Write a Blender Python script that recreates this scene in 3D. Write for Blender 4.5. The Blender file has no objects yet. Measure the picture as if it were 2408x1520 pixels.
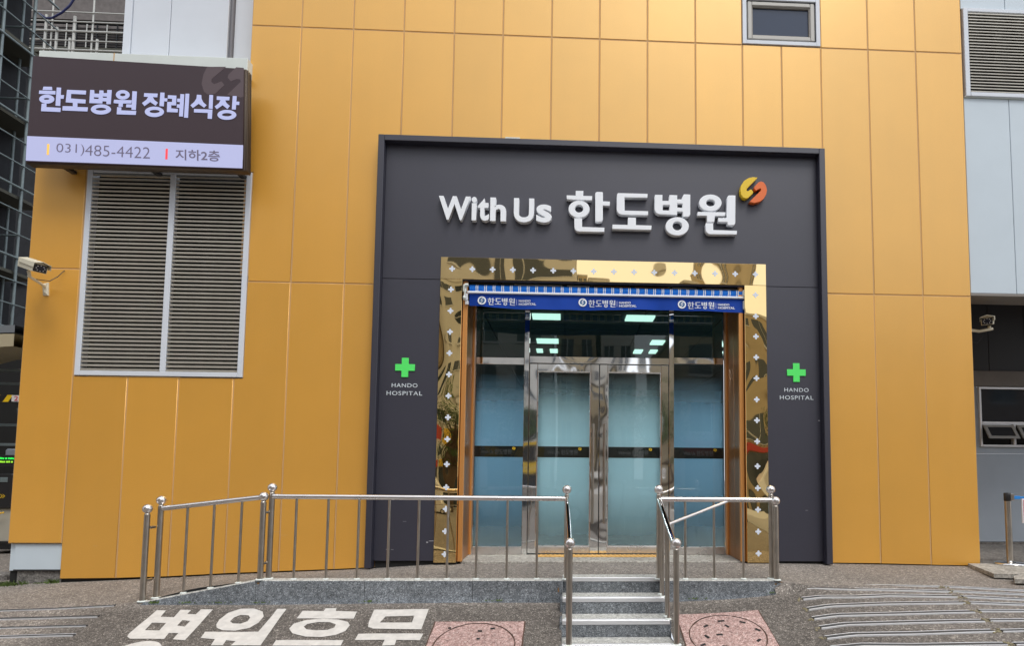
import bpy, math, random
from mathutils import Vector, Matrix
random.seed(7)
S = bpy.context.scene
C = S.collection
R = math.radians
# ---------------------------------------------------------------- camera
cam = bpy.data.cameras.new('camera'); co = bpy.data.objects.new('camera', cam); C.objects.link(co)
cam.sensor_width = 36.0; cam.lens = 1461.98 / 2408 * 36; cam.clip_start = .05; cam.clip_end = 600
cam.shift_x = (1204 - 1400.14) / 2408; cam.shift_y = (1006.07 - 760) / 2408
yaw, pit, rol = 0.047069, 0.071513, 0.0070824
F_ = Vector((math.sin(yaw) * math.cos(pit), math.cos(yaw) * math.cos(pit), math.sin(pit)))
R0 = Vector((math.cos(yaw), -math.sin(yaw), 0)); U0 = R0.cross(F_)
Rr = math.cos(rol) * R0 + math.sin(rol) * U0; Uu = -math.sin(rol) * R0 + math.cos(rol) * U0
m = Matrix((Rr, Uu, -F_)).transposed().to_4x4(); m.translation = Vector((3.969, -7.5704, 1.3528))
co.matrix_world = m
S.camera = co
# ---------------------------------------------------------------- sky, sun, exposure
SUN_EL, SUN_AZ = R(58), R(155)      # azimuth measured from +Y clockwise: in front of the facade, slightly right
w = bpy.data.worlds.new('World'); S.world = w; w.use_nodes = True
nt = w.node_tree; N = nt.nodes; N.clear(); L = nt.links
out = N.new('ShaderNodeOutputWorld')
sky = N.new('ShaderNodeTexSky'); sky.sky_type = 'NISHITA'; sky.sun_disc = False
sky.sun_elevation = SUN_EL; sky.sun_rotation = SUN_AZ; sky.dust_density = 2.0
b1 = N.new('ShaderNodeBackground'); b1.inputs[1].default_value = 0.12; L.new(sky.outputs[0], b1.inputs[0])
tc = N.new('ShaderNodeTexCoord'); mp = N.new('ShaderNodeMapping'); mp.inputs['Scale'].default_value = (1, 1, 2.2)
L.new(tc.outputs['Generated'], mp.inputs[0])
nz = N.new('ShaderNodeTexNoise'); nz.inputs['Scale'].default_value = 1.8; nz.inputs['Detail'].default_value = 5
L.new(mp.outputs[0], nz.inputs[0])
cr = N.new('ShaderNodeValToRGB'); cr.color_ramp.elements[0].position = .3; cr.color_ramp.elements[1].position = .7
cr.color_ramp.elements[0].color = (.78, .83, .92, 1); cr.color_ramp.elements[1].color = (1.0, 1.0, 1.0, 1)
L.new(nz.outputs[0], cr.inputs[0])
b2 = N.new('ShaderNodeBackground'); b2.inputs[1].default_value = 1.12; L.new(cr.outputs[0], b2.inputs[0])
mx = N.new('ShaderNodeMixShader'); mx.inputs[0].default_value = .8
L.new(b1.outputs[0], mx.inputs[1]); L.new(b2.outputs[0], mx.inputs[2]); L.new(mx.outputs[0], out.inputs[0])
sl = bpy.data.lights.new('sun', 'SUN'); so = bpy.data.objects.new('sun', sl); C.objects.link(so)
sl.energy = 1.4; sl.angle = R(24); sl.color = (1, .97, .92)
sd = Vector((math.sin(SUN_AZ) * math.cos(SUN_EL), math.cos(SUN_AZ) * math.cos(SUN_EL), math.sin(SUN_EL)))
so.rotation_euler = (-sd).to_track_quat('-Z', 'Y').to_euler(); so.location = (4, -10, 20)
S.view_settings.view_transform = 'Standard'; S.view_settings.look = 'None'
S.view_settings.exposure = 0.4; S.view_settings.gamma = 1; S.view_settings.use_curve_mapping = False
S.cycles.max_bounces = 8; S.cycles.transparent_max_bounces = 12; S.cycles.sample_clamp_indirect = 6

# ---------------------------------------------------------------- helpers
def tag(o, label=None, cat=None, group=None, kind=None):
    if label: o['label'] = label
    if cat: o['category'] = cat
    if group: o['group'] = group
    if kind: o['kind'] = kind
    return o
def empty(name, loc, label, cat, group=None):
    o = bpy.data.objects.new(name, None); C.objects.link(o); o.location = loc; o.empty_display_size = .1
    return tag(o, label, cat, group)
def link(name, me, mat=None, parent=None):
    if mat and not me.materials: me.materials.append(mat)
    o = bpy.data.objects.new(name, me); C.objects.link(o)
    if parent:
        o.parent = parent
        p = parent; off = Vector()
        while p: off += p.location; p = p.parent
        o.location = -off
    return o
class MB:
    """collects shapes into one mesh, in world coordinates"""
    def __init__(s): s.v = []; s.f = []; s.sm = []
    def add(s, v, f, smooth=False):
        n = len(s.v); s.v += [tuple(p) for p in v]; s.f += [tuple(i + n for i in q) for q in f]; s.sm += [smooth] * len(f); return s
    def box(s, x0, x1, y0, y1, z0, z1, b=0.0):
        if b <= 0:
            v = [(x, y, z) for x in (x0, x1) for y in (y0, y1) for z in (z0, z1)]
            return s.add(v, [(0, 1, 3, 2), (4, 6, 7, 5), (0, 4, 5, 1), (2, 3, 7, 6), (0, 2, 6, 4), (1, 5, 7, 3)])
        b = min(b, (x1 - x0) * .45, (y1 - y0) * .45, (z1 - z0) * .45)
        X = (x0, x1); Y = (y0, y1); Z = (z0, z1); v = []; idx = {}
        for i in (0, 1):
            for j in (0, 1):
                for k in (0, 1):
                    c = Vector((X[i], Y[j], Z[k])); d = Vector((b * (1 - 2 * i), b * (1 - 2 * j), b * (1 - 2 * k)))
                    for a in range(3):
                        p = Vector(c)
                        for e in range(3):
                            if e != a: p[e] += d[e]
                        idx[(i, j, k, a)] = len(v); v.append(p)
        f = []
        for a in range(3):
            e, g = [q for q in range(3) if q != a]
            for side in (0, 1):
                q = []
                for (u, w_) in ((0, 0), (1, 0), (1, 1), (0, 1)):
                    c = [0, 0, 0]; c[a] = side; c[e] = u; c[g] = w_; q.append(idx[(*c, a)])
                f.append(q)
        for a in range(3):          # edges along axis a
            e, g = [q for q in range(3) if q != a]
            for u in (0, 1):
                for w_ in (0, 1):
                    c0 = [0, 0, 0]; c0[e] = u; c0[g] = w_; c1 = list(c0); c1[a] = 1
                    f.append([idx[(*c0, e)], idx[(*c1, e)], idx[(*c1, g)], idx[(*c0, g)]])
        for i in (0, 1):
            for j in (0, 1):
                for k in (0, 1): f.append([idx[(i, j, k, 0)], idx[(i, j, k, 1)], idx[(i, j, k, 2)]])
        cen = Vector(((x0 + x1) / 2, (y0 + y1) / 2, (z0 + z1) / 2)); o = []
        for q in f:
            p = [v[t] for t in q]; n = (p[1] - p[0]).cross(p[2] - p[0]); mc = sum(p, Vector()) / len(p)
            o.append(q if n.dot(mc - cen) > 0 else q[::-1])
        return s.add(v, o)
    def tube(s, pts, r, seg=12, cap=True):
        pts = [Vector(p) for p in pts]; rings = []
        for i, p in enumerate(pts):
            d = (pts[min(i + 1, len(pts) - 1)] - pts[max(i - 1, 0)]).normalized()
            a = Vector((0, 0, 1)) if abs(d.z) < .9 else Vector((1, 0, 0)); u = d.cross(a).normalized(); w_ = d.cross(u)
            rr = r[i] if isinstance(r, (list, tuple)) else r
            rings.append([p + u * math.cos(t * 2 * math.pi / seg) * rr + w_ * math.sin(t * 2 * math.pi / seg) * rr for t in range(seg)])
        v = [q for k in rings for q in k]; f = []
        for i in range(len(pts) - 1):
            for t in range(seg):
                a = i * seg + t; b = i * seg + (t + 1) % seg; f.append((a, b, b + seg, a + seg))
        s.add(v, f, True)
        if cap: s.add(rings[0], [tuple(range(seg))[::-1]]); s.add(rings[-1], [tuple(range(seg))])
        return s
    def lathe(s, c, prof, seg=16):
        v = []; f = []
        for (r, z) in prof:
            for t in range(seg):
                a = t * 2 * math.pi / seg; v.append((c[0] + r * math.cos(a), c[1] + r * math.sin(a), c[2] + z))
        for i in range(len(prof) - 1):
            for t in range(seg):
                a = i * seg + t; b = i * seg + (t + 1) % seg; f.append((a, b, b + seg, a + seg))
        return s.add(v, f, True)
    def ball(s, c, r, seg=16, n=8):
        return s.lathe((c[0], c[1], c[2]), [(max(1e-4, r * math.sin(math.pi * i / n)), -r * math.cos(math.pi * i / n)) for i in range(n + 1)], seg)
    def quad(s, *p): return s.add(p, [tuple(range(len(p)))])
    def mesh(s, name):
        me = bpy.data.meshes.new(name); me.from_pydata(s.v, [], s.f); me.polygons.foreach_set('use_smooth', s.sm); me.update(); return me
    def build(s, name, mat, parent=None): return link(name, s.mesh(name), mat, parent)
def box(name, x0, x1, y0, y1, z0, z1, mat, parent=None, b=.003): return MB().box(x0, x1, y0, y1, z0, z1, b).build(name, mat, parent)
def prism(name, loops, yf, depth, mat, parent=None, bev=0.0, horiz=None):
    """outline with holes in x,z standing at y=yf (front) ... yf+depth; horiz: lies flat, mapping (x,y)->z"""
    cu = bpy.data.curves.new('tmp', 'CURVE'); cu.dimensions = '2D'; cu.fill_mode = 'BOTH'
    for lp in loops:
        sp = cu.splines.new('POLY'); sp.points.add(len(lp) - 1)
        for i, p in enumerate(lp): sp.points[i].co = (p[0], p[1], 0, 1)
        sp.use_cyclic_u = True
    cu.extrude = depth / 2 - bev
    if bev: cu.bevel_depth = bev; cu.bevel_resolution = 0; cu.offset = -bev
    o = bpy.data.objects.new('tmp', cu); me = bpy.data.meshes.new_from_object(o)
    for v in me.vertices: v.co = Vector((v.co.x, yf + depth / 2 - v.co.z, v.co.y))
    me.materials.clear(); bpy.data.objects.remove(o); bpy.data.curves.remove(cu); me.name = name
    return link(name, me, mat, parent)
def text_mesh(body, offset=0.0, extrude=0.0, bev=0.0, spacing=1.0):
    cu = bpy.data.curves.new('tmp', 'FONT'); cu.body = body; cu.size = 1; cu.offset = offset; cu.extrude = extrude; cu.space_character = spacing
    cu.resolution_u = 5; cu.bevel_depth = bev
    o = bpy.data.objects.new('tmp', cu); me = bpy.data.meshes.new_from_object(o)
    me.materials.clear(); bpy.data.objects.remove(o); bpy.data.curves.remove(cu); return me
def fit_text(name, body, x0, x1, z0, z1, yf, depth, mat, parent, offset=0.0, spacing=1.0):
    me = text_mesh(body, offset, .05, 0, spacing)
    xs = [v.co.x for v in me.vertices]; ys = [v.co.y for v in me.vertices]
    a, b, c_, d = min(xs), max(xs), min(ys), max(ys)
    for v in me.vertices:
        v.co = Vector((x0 + (v.co.x - a) / (b - a) * (x1 - x0), yf + depth / 2 - v.co.z / .05 * depth / 2, z0 + (v.co.y - c_) / (d - c_) * (z1 - z0)))
    me.name = name
    return link(name, me, mat, parent)

# ---------------------------------------------------------------- materials
def M(name, col, rough=.5, metal=0.0, spec=.5, var=0.0, vscale=3.0, bump=0.0, bscale=20.0, emit=None, estr=1.0, coat=0.0, detail=4, rvar=0.0, bdist=.01, bdetail=3, ctint=None, cior=1.5, crough=.25, ior=1.5, stint=None, bstretch=(1, 1, 1)):
    mt = bpy.data.materials.new(name); mt.use_nodes = True; t = mt.node_tree; n = t.nodes; P = n['Principled BSDF']
    P.inputs['Base Color'].default_value = (*col, 1); P.inputs['Roughness'].default_value = rough
    P.inputs['Metallic'].default_value = metal; P.inputs['Specular IOR Level'].default_value = spec
    P.inputs['Coat Weight'].default_value = coat; P.inputs['IOR'].default_value = ior
    if stint: P.inputs['Specular Tint'].default_value = (*stint, 1)
    P.inputs['Coat Roughness'].default_value = crough; P.inputs['Coat IOR'].default_value = cior
    if ctint: P.inputs['Coat Tint'].default_value = (*ctint, 1)
    if var or bump or rvar:
        tc = n.new('ShaderNodeTexCoord')
    if var:
        a = n.new('ShaderNodeTexNoise'); a.inputs['Scale'].default_value = vscale; a.inputs['Detail'].default_value = detail; a.inputs['Roughness'].default_value = .6
        t.links.new(tc.outputs['Object'], a.inputs[0]); r = n.new('ShaderNodeValToRGB')
        r.color_ramp.elements[0].position = .3; r.color_ramp.elements[1].position = .7
        r.color_ramp.elements[0].color = (*[c * (1 - var) for c in col], 1); r.color_ramp.elements[1].color = (*[min(1, c * (1 + var)) for c in col], 1)
        t.links.new(a.outputs[0], r.inputs[0]); t.links.new(r.outputs[0], P.inputs['Base Color'])
    if rvar:
        a = n.new('ShaderNodeTexNoise'); a.inputs['Scale'].default_value = 5; a.inputs['Detail'].default_value = 5; t.links.new(tc.outputs['Object'], a.inputs[0])
        mr = n.new('ShaderNodeMapRange'); mr.inputs[3].default_value = max(0, rough - rvar); mr.inputs[4].default_value = rough + rvar
        t.links.new(a.outputs[0], mr.inputs[0]); t.links.new(mr.outputs[0], P.inputs['Roughness'])
    if bump:
        a = n.new('ShaderNodeTexNoise'); a.inputs['Scale'].default_value = bscale; a.inputs['Detail'].default_value = bdetail
        bm_ = n.new('ShaderNodeMapping'); bm_.inputs['Scale'].default_value = bstretch; t.links.new(tc.outputs['Object'], bm_.inputs[0]); t.links.new(bm_.outputs[0], a.inputs[0]); bp = n.new('ShaderNodeBump'); bp.inputs['Strength'].default_value = bump; bp.inputs['Distance'].default_value = bdist
        t.links.new(a.outputs[0], bp.inputs['Height']); t.links.new(bp.outputs[0], P.inputs['Normal'])
    if emit:
        P.inputs['Emission Color'].default_value = (*emit, 1); P.inputs['Emission Strength'].default_value = estr
    return mt
def speckle(name, dark, mid, light, s1=90, s2=38, stain=.25, attr=None, dark2=None, bump=.5, rough=.9):
    """mineral speckle: gravelly asphalt or granite"""
    mt = bpy.data.materials.new(name); mt.use_nodes = True; t = mt.node_tree; n = t.nodes; P = n['Principled BSDF']; K = t.links
    P.inputs['Roughness'].default_value = rough; P.inputs['Specular IOR Level'].default_value = .3
    tc = n.new('ShaderNodeTexCoord')
    v = n.new('ShaderNodeTexVoronoi'); v.inputs['Scale'].default_value = s1; K.new(tc.outputs['Object'], v.inputs[0])
    sp = n.new('ShaderNodeSeparateColor'); K.new(v.outputs['Color'], sp.inputs[0])
    r = n.new('ShaderNodeValToRGB'); e = r.color_ramp.elements
    e[0].position = 0; e[0].color = (*dark, 1); e[1].position = 1; e[1].color = (*light, 1)
    a = e.new(.45); a.color = (*mid, 1); a = e.new(.84); a.color = (*[m_ * 1.15 for m_ in mid], 1)
    K.new(sp.outputs[0], r.inputs[0])
    n2 = n.new('ShaderNodeTexNoise'); n2.inputs['Scale'].default_value = s2; n2.inputs['Detail'].default_value = 3; K.new(tc.outputs['Object'], n2.inputs[0])
    n3 = n.new('ShaderNodeTexNoise'); n3.inputs['Scale'].default_value = 1.3; n3.inputs['Detail'].default_value = 6; n3.inputs['Roughness'].default_value = .65; K.new(tc.outputs['Object'], n3.inputs[0])
    mr = n.new('ShaderNodeMapRange'); mr.inputs[1].default_value = .3; mr.inputs[2].default_value = .7; mr.inputs[3].default_value = 1 - stain; mr.inputs[4].default_value = 1 + stain; K.new(n3.outputs[0], mr.inputs[0])
    mr2 = n.new('ShaderNodeMapRange'); mr2.inputs[1].default_value = .3; mr2.inputs[2].default_value = .7; mr2.inputs[3].default_value = .72; mr2.inputs[4].default_value = 1.28; K.new(n2.outputs[0], mr2.inputs[0])
    mu = n.new('ShaderNodeMath'); mu.operation = 'MULTIPLY'; K.new(mr.outputs[0], mu.inputs[0]); K.new(mr2.outputs[0], mu.inputs[1])
    last = mu.outputs[0]
    if attr:
        at = n.new('ShaderNodeAttribute'); at.attribute_name = attr
        nn = n.new('ShaderNodeTexNoise'); nn.inputs['Scale'].default_value = 2.5; nn.inputs['Detail'].default_value = 5; K.new(tc.outputs['Object'], nn.inputs[0])
        ad = n.new('ShaderNodeMath'); ad.operation = 'ADD'; K.new(at.outputs['Fac'], ad.inputs[0])
        m5 = n.new('ShaderNodeMapRange'); m5.inputs[3].default_value = -.25; m5.inputs[4].default_value = .25; K.new(nn.outputs[0], m5.inputs[0]); K.new(m5.outputs[0], ad.inputs[1])
        m6 = n.new('ShaderNodeMapRange'); m6.inputs[3].default_value = .95; m6.inputs[4].default_value = dark2; K.new(ad.outputs[0], m6.inputs[0])
        m7 = n.new('ShaderNodeMath'); m7.operation = 'MULTIPLY'; K.new(last, m7.inputs[0]); K.new(m6.outputs[0], m7.inputs[1]); last = m7.outputs[0]
    vm = n.new('ShaderNodeVectorMath'); vm.operation = 'SCALE'; K.new(r.outputs[0], vm.inputs[0]); K.new(last, vm.inputs['Scale'])
    K.new(vm.outputs[0], P.inputs['Base Color'])
    bp = n.new('ShaderNodeBump'); bp.inputs['Strength'].default_value = bump; bp.inputs['Distance'].default_value = .004; K.new(v.outputs['Distance'], bp.inputs['Height']); K.new(bp.outputs[0], P.inputs['Normal'])
    return mt
def glass(name, tint, refl=1.0):
    mt = bpy.data.materials.new(name); mt.use_nodes = True; t = mt.node_tree; n = t.nodes; K = t.links; n.remove(n['Principled BSDF'])
    a = n.new('ShaderNodeBsdfTransparent'); a.inputs[0].default_value = (*tint, 1)
    g = n.new('ShaderNodeBsdfGlossy'); g.inputs['Roughness'].default_value = .01; g.inputs[0].default_value = (.95, 1, .98, 1)
    tc = n.new('ShaderNodeTexCoord'); nz = n.new('ShaderNodeTexNoise'); nz.inputs['Scale'].default_value = 1.1; nz.inputs['Detail'].default_value = 1; K.new(tc.outputs['Object'], nz.inputs[0])
    bp = n.new('ShaderNodeBump'); bp.inputs['Strength'].default_value = .25; bp.inputs['Distance'].default_value = .01; K.new(nz.outputs[0], bp.inputs['Height']); K.new(bp.outputs[0], g.inputs['Normal'])
    f = n.new('ShaderNodeFresnel'); f.inputs[0].default_value = 1.5
    ml = n.new('ShaderNodeMath'); ml.operation = 'MULTIPLY'; ml.inputs[1].default_value = refl; K.new(f.outputs[0], ml.inputs[0])
    x = n.new('ShaderNodeMixShader'); K.new(ml.outputs[0], x.inputs[0]); K.new(a.outputs[0], x.inputs[1]); K.new(g.outputs[0], x.inputs[2])
    K.new(x.outputs[0], n['Material Output'].inputs[0]); return mt
def film(name, col):
    """frosted film: printed dot density fades out at its top and bottom edge, clear over the dark band"""
    mt = bpy.data.materials.new(name); mt.use_nodes = True; t = mt.node_tree; n = t.nodes; K = t.links; n.remove(n['Principled BSDF'])
    tc = n.new('ShaderNodeTexCoord'); sx = n.new('ShaderNodeSeparateXYZ'); K.new(tc.outputs['Object'], sx.inputs[0])
    r = n.new('ShaderNodeValToRGB'); e = r.color_ramp.elements
    mr = n.new('ShaderNodeMapRange'); mr.inputs[1].default_value = 0.37; mr.inputs[2].default_value = 2.7; nz = n.new('ShaderNodeTexNoise'); nz.inputs['Scale'].default_value = 3.5; nz.inputs['Detail'].default_value = 3; mp = n.new('ShaderNodeMapping'); mp.inputs['Scale'].default_value = (2.2, 1, .5); K.new(tc.outputs['Object'], mp.inputs[0]); K.new(mp.outputs[0], nz.inputs[0])
    nr = n.new('ShaderNodeMapRange'); nr.inputs[3].default_value = -.05; nr.inputs[4].default_value = .05; K.new(nz.outputs[0], nr.inputs[0]); ad = n.new('ShaderNodeMath'); K.new(sx.outputs[2], ad.inputs[0]); K.new(nr.outputs[0], ad.inputs[1]); K.new(ad.outputs[0], mr.inputs[0])
    e[0].position = .0; e[0].color = (.22, .22, .22, 1); e[1].position = .98; e[1].color = (.0, .0, .0, 1)
    for p, c_ in ((.04, .22), (.16, .55), (.30, .88), (.42, .96), (.62, .93), (.75, .70), (.88, .22)):
        q = e.new(p); q.color = (c_, c_, c_, 1)
    K.new(mr.outputs[0], r.inputs[0])
    d = n.new('ShaderNodeBsdfDiffuse'); d.inputs[0].default_value = (*col, 1)
    tl = n.new('ShaderNodeBsdfTranslucent'); tl.inputs[0].default_value = (*col, 1); dm = n.new('ShaderNodeMixShader'); dm.inputs[0].default_value = .45
    K.new(d.outputs[0], dm.inputs[1]); K.new(tl.outputs[0], dm.inputs[2]); d = dm
    tr = n.new('ShaderNodeBsdfTransparent'); x = n.new('ShaderNodeMixShader')
    K.new(r.outputs[0], x.inputs[0]); K.new(tr.outputs[0], x.inputs[1]); K.new(d.outputs[0], x.inputs[2]); K.new(x.outputs[0], n['Material Output'].inputs[0]); return mt
def dress(mt):
    """panel-to-panel tone, faint vertical run-off streaks, dust near the ground and paint grain"""
    t = mt.node_tree; n = t.nodes; K = t.links; P = n['Principled BSDF']; src = P.inputs['Base Color'].links[0].from_socket
    tc = n.new('ShaderNodeTexCoord'); oi = n.new('ShaderNodeObjectInfo')
    a = n.new('ShaderNodeMapRange'); a.inputs[3].default_value = .955; a.inputs[4].default_value = 1.045; K.new(oi.outputs['Random'], a.inputs[0])
    mp = n.new('ShaderNodeMapping'); mp.inputs['Scale'].default_value = (5, 5, .35); K.new(tc.outputs['Object'], mp.inputs[0])
    s = n.new('ShaderNodeTexNoise'); s.inputs['Scale'].default_value = 1; s.inputs['Detail'].default_value = 6; K.new(mp.outputs[0], s.inputs[0])
    b = n.new('ShaderNodeMapRange'); b.inputs[1].default_value = .35; b.inputs[2].default_value = .75; b.inputs[3].default_value = 1.006; b.inputs[4].default_value = .982; K.new(s.outputs[0], b.inputs[0])
    g = n.new('ShaderNodeTexNoise'); g.inputs['Scale'].default_value = 150; g.inputs['Detail'].default_value = 2; K.new(tc.outputs['Object'], g.inputs[0])
    c = n.new('ShaderNodeMapRange'); c.inputs[1].default_value = .25; c.inputs[2].default_value = .75; c.inputs[3].default_value = .90; c.inputs[4].default_value = 1.10; K.new(g.outputs[0], c.inputs[0])
    m1 = n.new('ShaderNodeMath'); m1.operation = 'MULTIPLY'; K.new(a.outputs[0], m1.inputs[0]); K.new(b.outputs[0], m1.inputs[1])
    m2 = n.new('ShaderNodeMath'); m2.operation = 'MULTIPLY'; K.new(m1.outputs[0], m2.inputs[0]); K.new(c.outputs[0], m2.inputs[1])
    v = n.new('ShaderNodeVectorMath'); v.operation = 'SCALE'; K.new(src, v.inputs[0]); K.new(m2.outputs[0], v.inputs['Scale']); K.new(v.outputs[0], P.inputs['Base Color'])
mt_yel = M('yellow_metal_panel', (.79, .385, .050), .36, .18, .5, var=.03, vscale=1.2, bump=.10, bscale=1.3, bdist=.02, rvar=.04, ior=2.2, stint=(.82, 1, .82))
dress(mt_yel)
mt_joint = M('orange_sealant', (.60, .37, .17), .8)
mt_dark = M('charcoal_cladding', (.023, .023, .040), .48, 0, .5, ior=1.72, var=.06, vscale=1.5, bump=.05, bscale=1.5, bdist=.02)
dress(mt_dark)
mt_black = M('black_gap', (.012, .012, .012), .8)
mt_goldh = M('mirror_gold_header', (.88, .66, .33), .02, 1, bump=1, bscale=1.3, bdist=.045, bdetail=0.4)
mt_gold = M('mirror_gold', (.84, .62, .29), .02, 1, bump=1, bscale=1.9, bdist=.07, bdetail=0.5, bstretch=(1, 1, .55))
mt_cross = M('frosted_inlay', (.72, .78, .88), .5)
mt_mirror = M('polished_steel', (.88, .88, .88), .05, 1, bump=1, bscale=3.0, bdist=.010, bdetail=.3)
mt_steel = M('brushed_steel', (.80, .77, .76), .28, 1, var=.08, vscale=8, rvar=.06)
mt_post = M('weathered_steel', (.50, .46, .41), .30, 1, var=.12, vscale=9, rvar=.06)
mt_alu = M('aluminium', (.80, .81, .83), .38, .6, var=.05, vscale=4)
mt_blade = M('louver_blade_metal', (.60, .57, .50), .42, .6, var=.06, vscale=6)
mt_whiteletter = M('white_acrylic', (.88, .91, .95), .35)
mt_white = M('white_metal_panel', (.66, .70, .76), .45, 0, .4, var=.03, vscale=1.5)
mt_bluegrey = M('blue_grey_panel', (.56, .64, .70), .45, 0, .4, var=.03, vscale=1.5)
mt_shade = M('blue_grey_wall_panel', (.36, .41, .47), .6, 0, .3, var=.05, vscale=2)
mt_ledge = M('cream_flashing', (.68, .73, .70), .5, 0, .4, var=.04)
mt_emby = M('emblem_yellow', (.82, .55, .02), .35); mt_embo = M('emblem_orange', (.78, .16, .03), .35)
mt_green = M('green_panel_light', (.08, .62, .12), .4, emit=(.06, .6, .1), estr=.25)
mt_letter = M('silver_letter', (.62, .68, .72), .4)
mt_jamb = M('shaded_orange_jamb', (.42, .19, .065), .32, .7, .5, var=.05, vscale=2, bump=.05, bscale=2)  # facade orange with the shade of the door recess put into the colour
mt_trim = M('orange_trim', (.72, .33, .10), .35, .5)
mt_int = M('dimmed_interior', (.035, .045, .042), .8)  # room dimness put into the surface colour
mt_glass = glass('tinted_glass', (.29, .42, .38), 1.5)
mt_clear = glass('door_glass', (.97, .99, .99), 1.2)
mt_filmd = film('frosted_film_door', (.62, .90, 1.0)); mt_films = film('frosted_film_side', (.26, .47, .64))
mt_lamp = M('ceiling_lamp', (.8, .8, .8), .5, emit=(.80, 1, .92), estr=1.9)
mt_backlight = M('added_film_backlight', (.8, .8, .8), .5, emit=(.92, 1, 1), estr=17)  # strong emitter for the panels added out of sight behind the film
mt_lobby = M('dimmed_lobby_wall', (.16, .17, .17), .8)  # wall colour darkened so the lobby reads dim
mt_blue = M('blue_canvas', (.003, .05, .36), .75, 0, .3, var=.12, vscale=3, bump=.2, bscale=5, bdist=.01)
mt_blue2 = M('bright_blue_canvas', (.012, .20, .80), .6, 0, .3, var=.06, vscale=4)
mt_print = M('white_print', (.93, .95, .97), .6)
mt_scr = M('screen_dark', (.032, .019, .024), .5, emit=(.05, .025, .034), estr=.15)
mt_scrl = M('screen_faint_emblem', (.07, .05, .056), .5, emit=(.085, .058, .066), estr=.25)
mt_lit = M('screen_lit_letters', (.22, .22, .3), .5, emit=(.50, .56, .93), estr=.48)
mt_litband = M('screen_lit_band', (.22, .22, .3), .5, emit=(.52, .56, .90), estr=.46)
mt_num = M('screen_grey_numerals', (.16, .14, .20), .5, emit=(.12, .1, .18), estr=.15)
mt_ye = M('screen_yellow_bar', (.6, .35, .05), .5, emit=(.9, .5, .1), estr=.6); mt_re = M('screen_red_bar', (.6, .05, .05), .5, emit=(.8, .06, .08), estr=.6)
mt_cab = M('dark_brown_cabinet', (.10, .075, .055), .5, .3)
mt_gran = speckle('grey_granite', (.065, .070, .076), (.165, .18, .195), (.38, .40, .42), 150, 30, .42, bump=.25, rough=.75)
mt_gran_lit = speckle('lit_granite_top', (.25, .25, .24), (.46, .46, .43), (.62, .62, .6), 130, 30, .15, bump=.15)  # granite with the sky light on upward faces put into its colour
mt_pink = speckle('pink_granite', (.22, .125, .11), (.42, .285, .26), (.62, .50, .46), 120, 30, .12, bump=.2, rough=.8)
mt_conc = speckle('concrete', (.22, .20, .18), (.36, .34, .30), (.5, .48, .44), 70, 18, .15, bump=.2)
mt_concd = speckle('dark_concrete', (.10, .095, .09), (.17, .16, .15), (.26, .25, .23), 70, 18, .2, bump=.2)
mt_asph = speckle('worn_asphalt', (.075, .066, .058), (.135, .12, .107), (.36, .33, .29), 120, 26, .14, attr='wear', dark2=1.62, bump=.8)
mt_paint = M('worn_white_road_paint', (.60, .575, .54), .8, var=.13, vscale=14, bump=.4, bscale=90, bdist=.003, detail=8)
mt_yelpave = M('yellow_tactile', (.62, .36, .10), .7, var=.1, vscale=20)
mt_cctv = M('cream_plastic', (.70, .66, .52), .4); mt_blk = M('black_plastic', (.02, .02, .022), .35)
mt_scaf = M('galvanised_pipe', (.17, .21, .22), .5, .3, var=.15, vscale=5); mt_scafw = M('pale_pipe', (.50, .50, .47), .5, .3)
mt_net = M('dark_dust_net', (.016, .018, .022), .9, var=.3, vscale=3, detail=8, bump=.3, bscale=6)
mt_netb = M('brown_grey_net', (.14, .125, .12), .9, var=.2, vscale=6, detail=8)
mt_deck = M('dark_deck', (.07, .07, .055), .8)
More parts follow.
